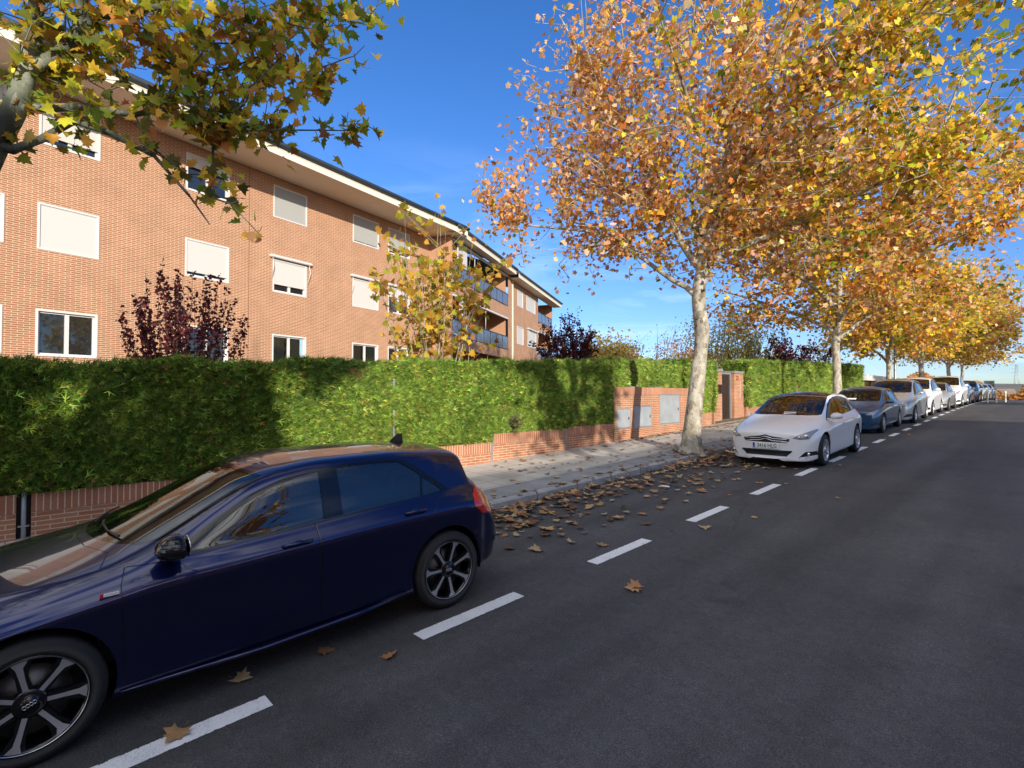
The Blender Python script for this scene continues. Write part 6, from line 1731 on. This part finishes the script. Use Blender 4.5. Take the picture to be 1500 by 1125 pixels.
pts.sort(key=lambda p: (p[2] != 2) * 1.5 + math.hypot(p[0], p[1]))
LBL = {0: 'dry brown plane leaf in the drift of leaves along the kerb', 1: 'dry brown plane leaf lying on the pavement tiles', 2: 'single dry plane leaf lying loose on the asphalt'}
GRP = {0: 'fallen leaves in the kerb drift', 1: 'fallen leaves on the pavement', 2: 'loose fallen leaves on the road'}
TONE = ['tan dry', 'brown dry', 'pale dry', 'dark brown dry']
def leaf_label(zn, x, y, c):
    if zn == 0: w = 'by the blue hatchback bumper' if y < 5.8 else 'in the first half of the kerb drift' if y < 7.6 else 'in the thick middle of the kerb drift' if y < 9.4 else 'in the kerb drift just before the big trunk' if y < 11.3 else 'in the kerb drift by the white hatchback'
    elif zn == 1: w = 'on the pavement nearest the blue hatchback' if y < 6 else 'on the pavement halfway to the big trunk' if y < 9 else 'on the pavement around the big trunk'
    else: w = 'lying on the near white dash line' if y < 1.3 else 'loose on the asphalt beside the blue hatchback' if y < 3.2 else 'loose on the asphalt near the third white dash' if y < 5 else 'loose on the asphalt farther up the road'
    return TONE[c] + ' plane leaf ' + w
rest = []
for i, (x, y, zn) in enumerate(pts):
    x = min(x, -5.56) if (zn == 0 and x < -5.56) else x
    z = walk_z(x, y) + .006 if x < -5.74 else (gz(y) + .136 if x < -5.6 else gz(y) + .004)
    if zn == 0 and x < -5.2: z += abs(rgl.normal()) * .02
    s = .098 * math.exp(rgl.normal() * .30) * (.85 if zn == 1 else 1)
    if zn == 2: s = .135 * math.exp(rgl.normal() * .10) if abs(x + 3.2) < 1.2 and y < 7 else s
    rz = rgl.random() * 6.28; tx, ty = rgl.normal() * .09, rgl.normal() * .09
    if zn == 0: tx *= 1.6; ty *= 1.6
    if i < 300:
        o = bpy.data.objects.new('fallen_leaf', var[i % 8]); COL.objects.link(o)
        o.location = (x, y, z + (.02 if zn == 0 else .004)); o.rotation_euler = (tx, ty, rz); o.scale = (s, s, s)
        setp(o, leaf_label(zn, x, y, i % 4), 'fallen leaf', GRP[zn])
    else: rest.append((x, y, z + (.02 if zn == 0 else .006), rz, tx, ty, s))
V = []; F = []; Cc = []; off = 0
vd = []
for me in var:
    a = np.zeros(len(me.vertices) * 3, np.float32); me.vertices.foreach_get('co', a)
    fa = np.array([list(p.vertices) for p in me.polygons]); vd.append((a.reshape(-1, 3), fa))
for i, (x, y, z, rz, tx, ty, s) in enumerate(rest):
    a, fa = vd[i % 8]; m3 = np.array((Matrix.Rotation(rz, 3, 'Z') @ Matrix.Rotation(ty, 3, 'Y') @ Matrix.Rotation(tx, 3, 'X')))
    V.append(a @ m3.T * s + np.array([x, y, z])); F.append(fa + off); off += len(a); Cc.append(np.tile(np.array(DRY[i % 4]) * rgl.uniform(.75, 1.2), (len(a), 1)))
o = mesh_np('leaf_litter', np.concatenate(V), np.concatenate(F), M['leaf_dry'], col=np.concatenate(Cc).clip(0, 1))
setp(o, 'dry brown plane leaves strewn along the far kerb and pavement', 'leaf litter', kind='stuff')
b = B(); b.tube([(0, 0, 0), (.06, .02, .006), (.14, .02, .004), (.20, .05, .012)], [.004, .005, .004, .002], 6); b.tube([(.14, .02, .004), (.17, -.03, .01)], [.003, .0015], 5)
o = b.done('twig', M['twig']); o.location = (-3.02, 5.05, gz(5) + .006); o.rotation_euler = (0, 0, 2.3); setp(o, 'small dry twig on the asphalt next to a white dash', 'twig')
b = B(); b.box(-.06, .06, -.035, .035, 0, .004); o = b.done('litter_wrapper', M['paper']); o.location = (-4.55, 8.1, gz(8.1) + .03); o.rotation_euler = (.1, .1, .5); setp(o, 'small pale wrapper among the brown leaves near the kerb', 'litter')
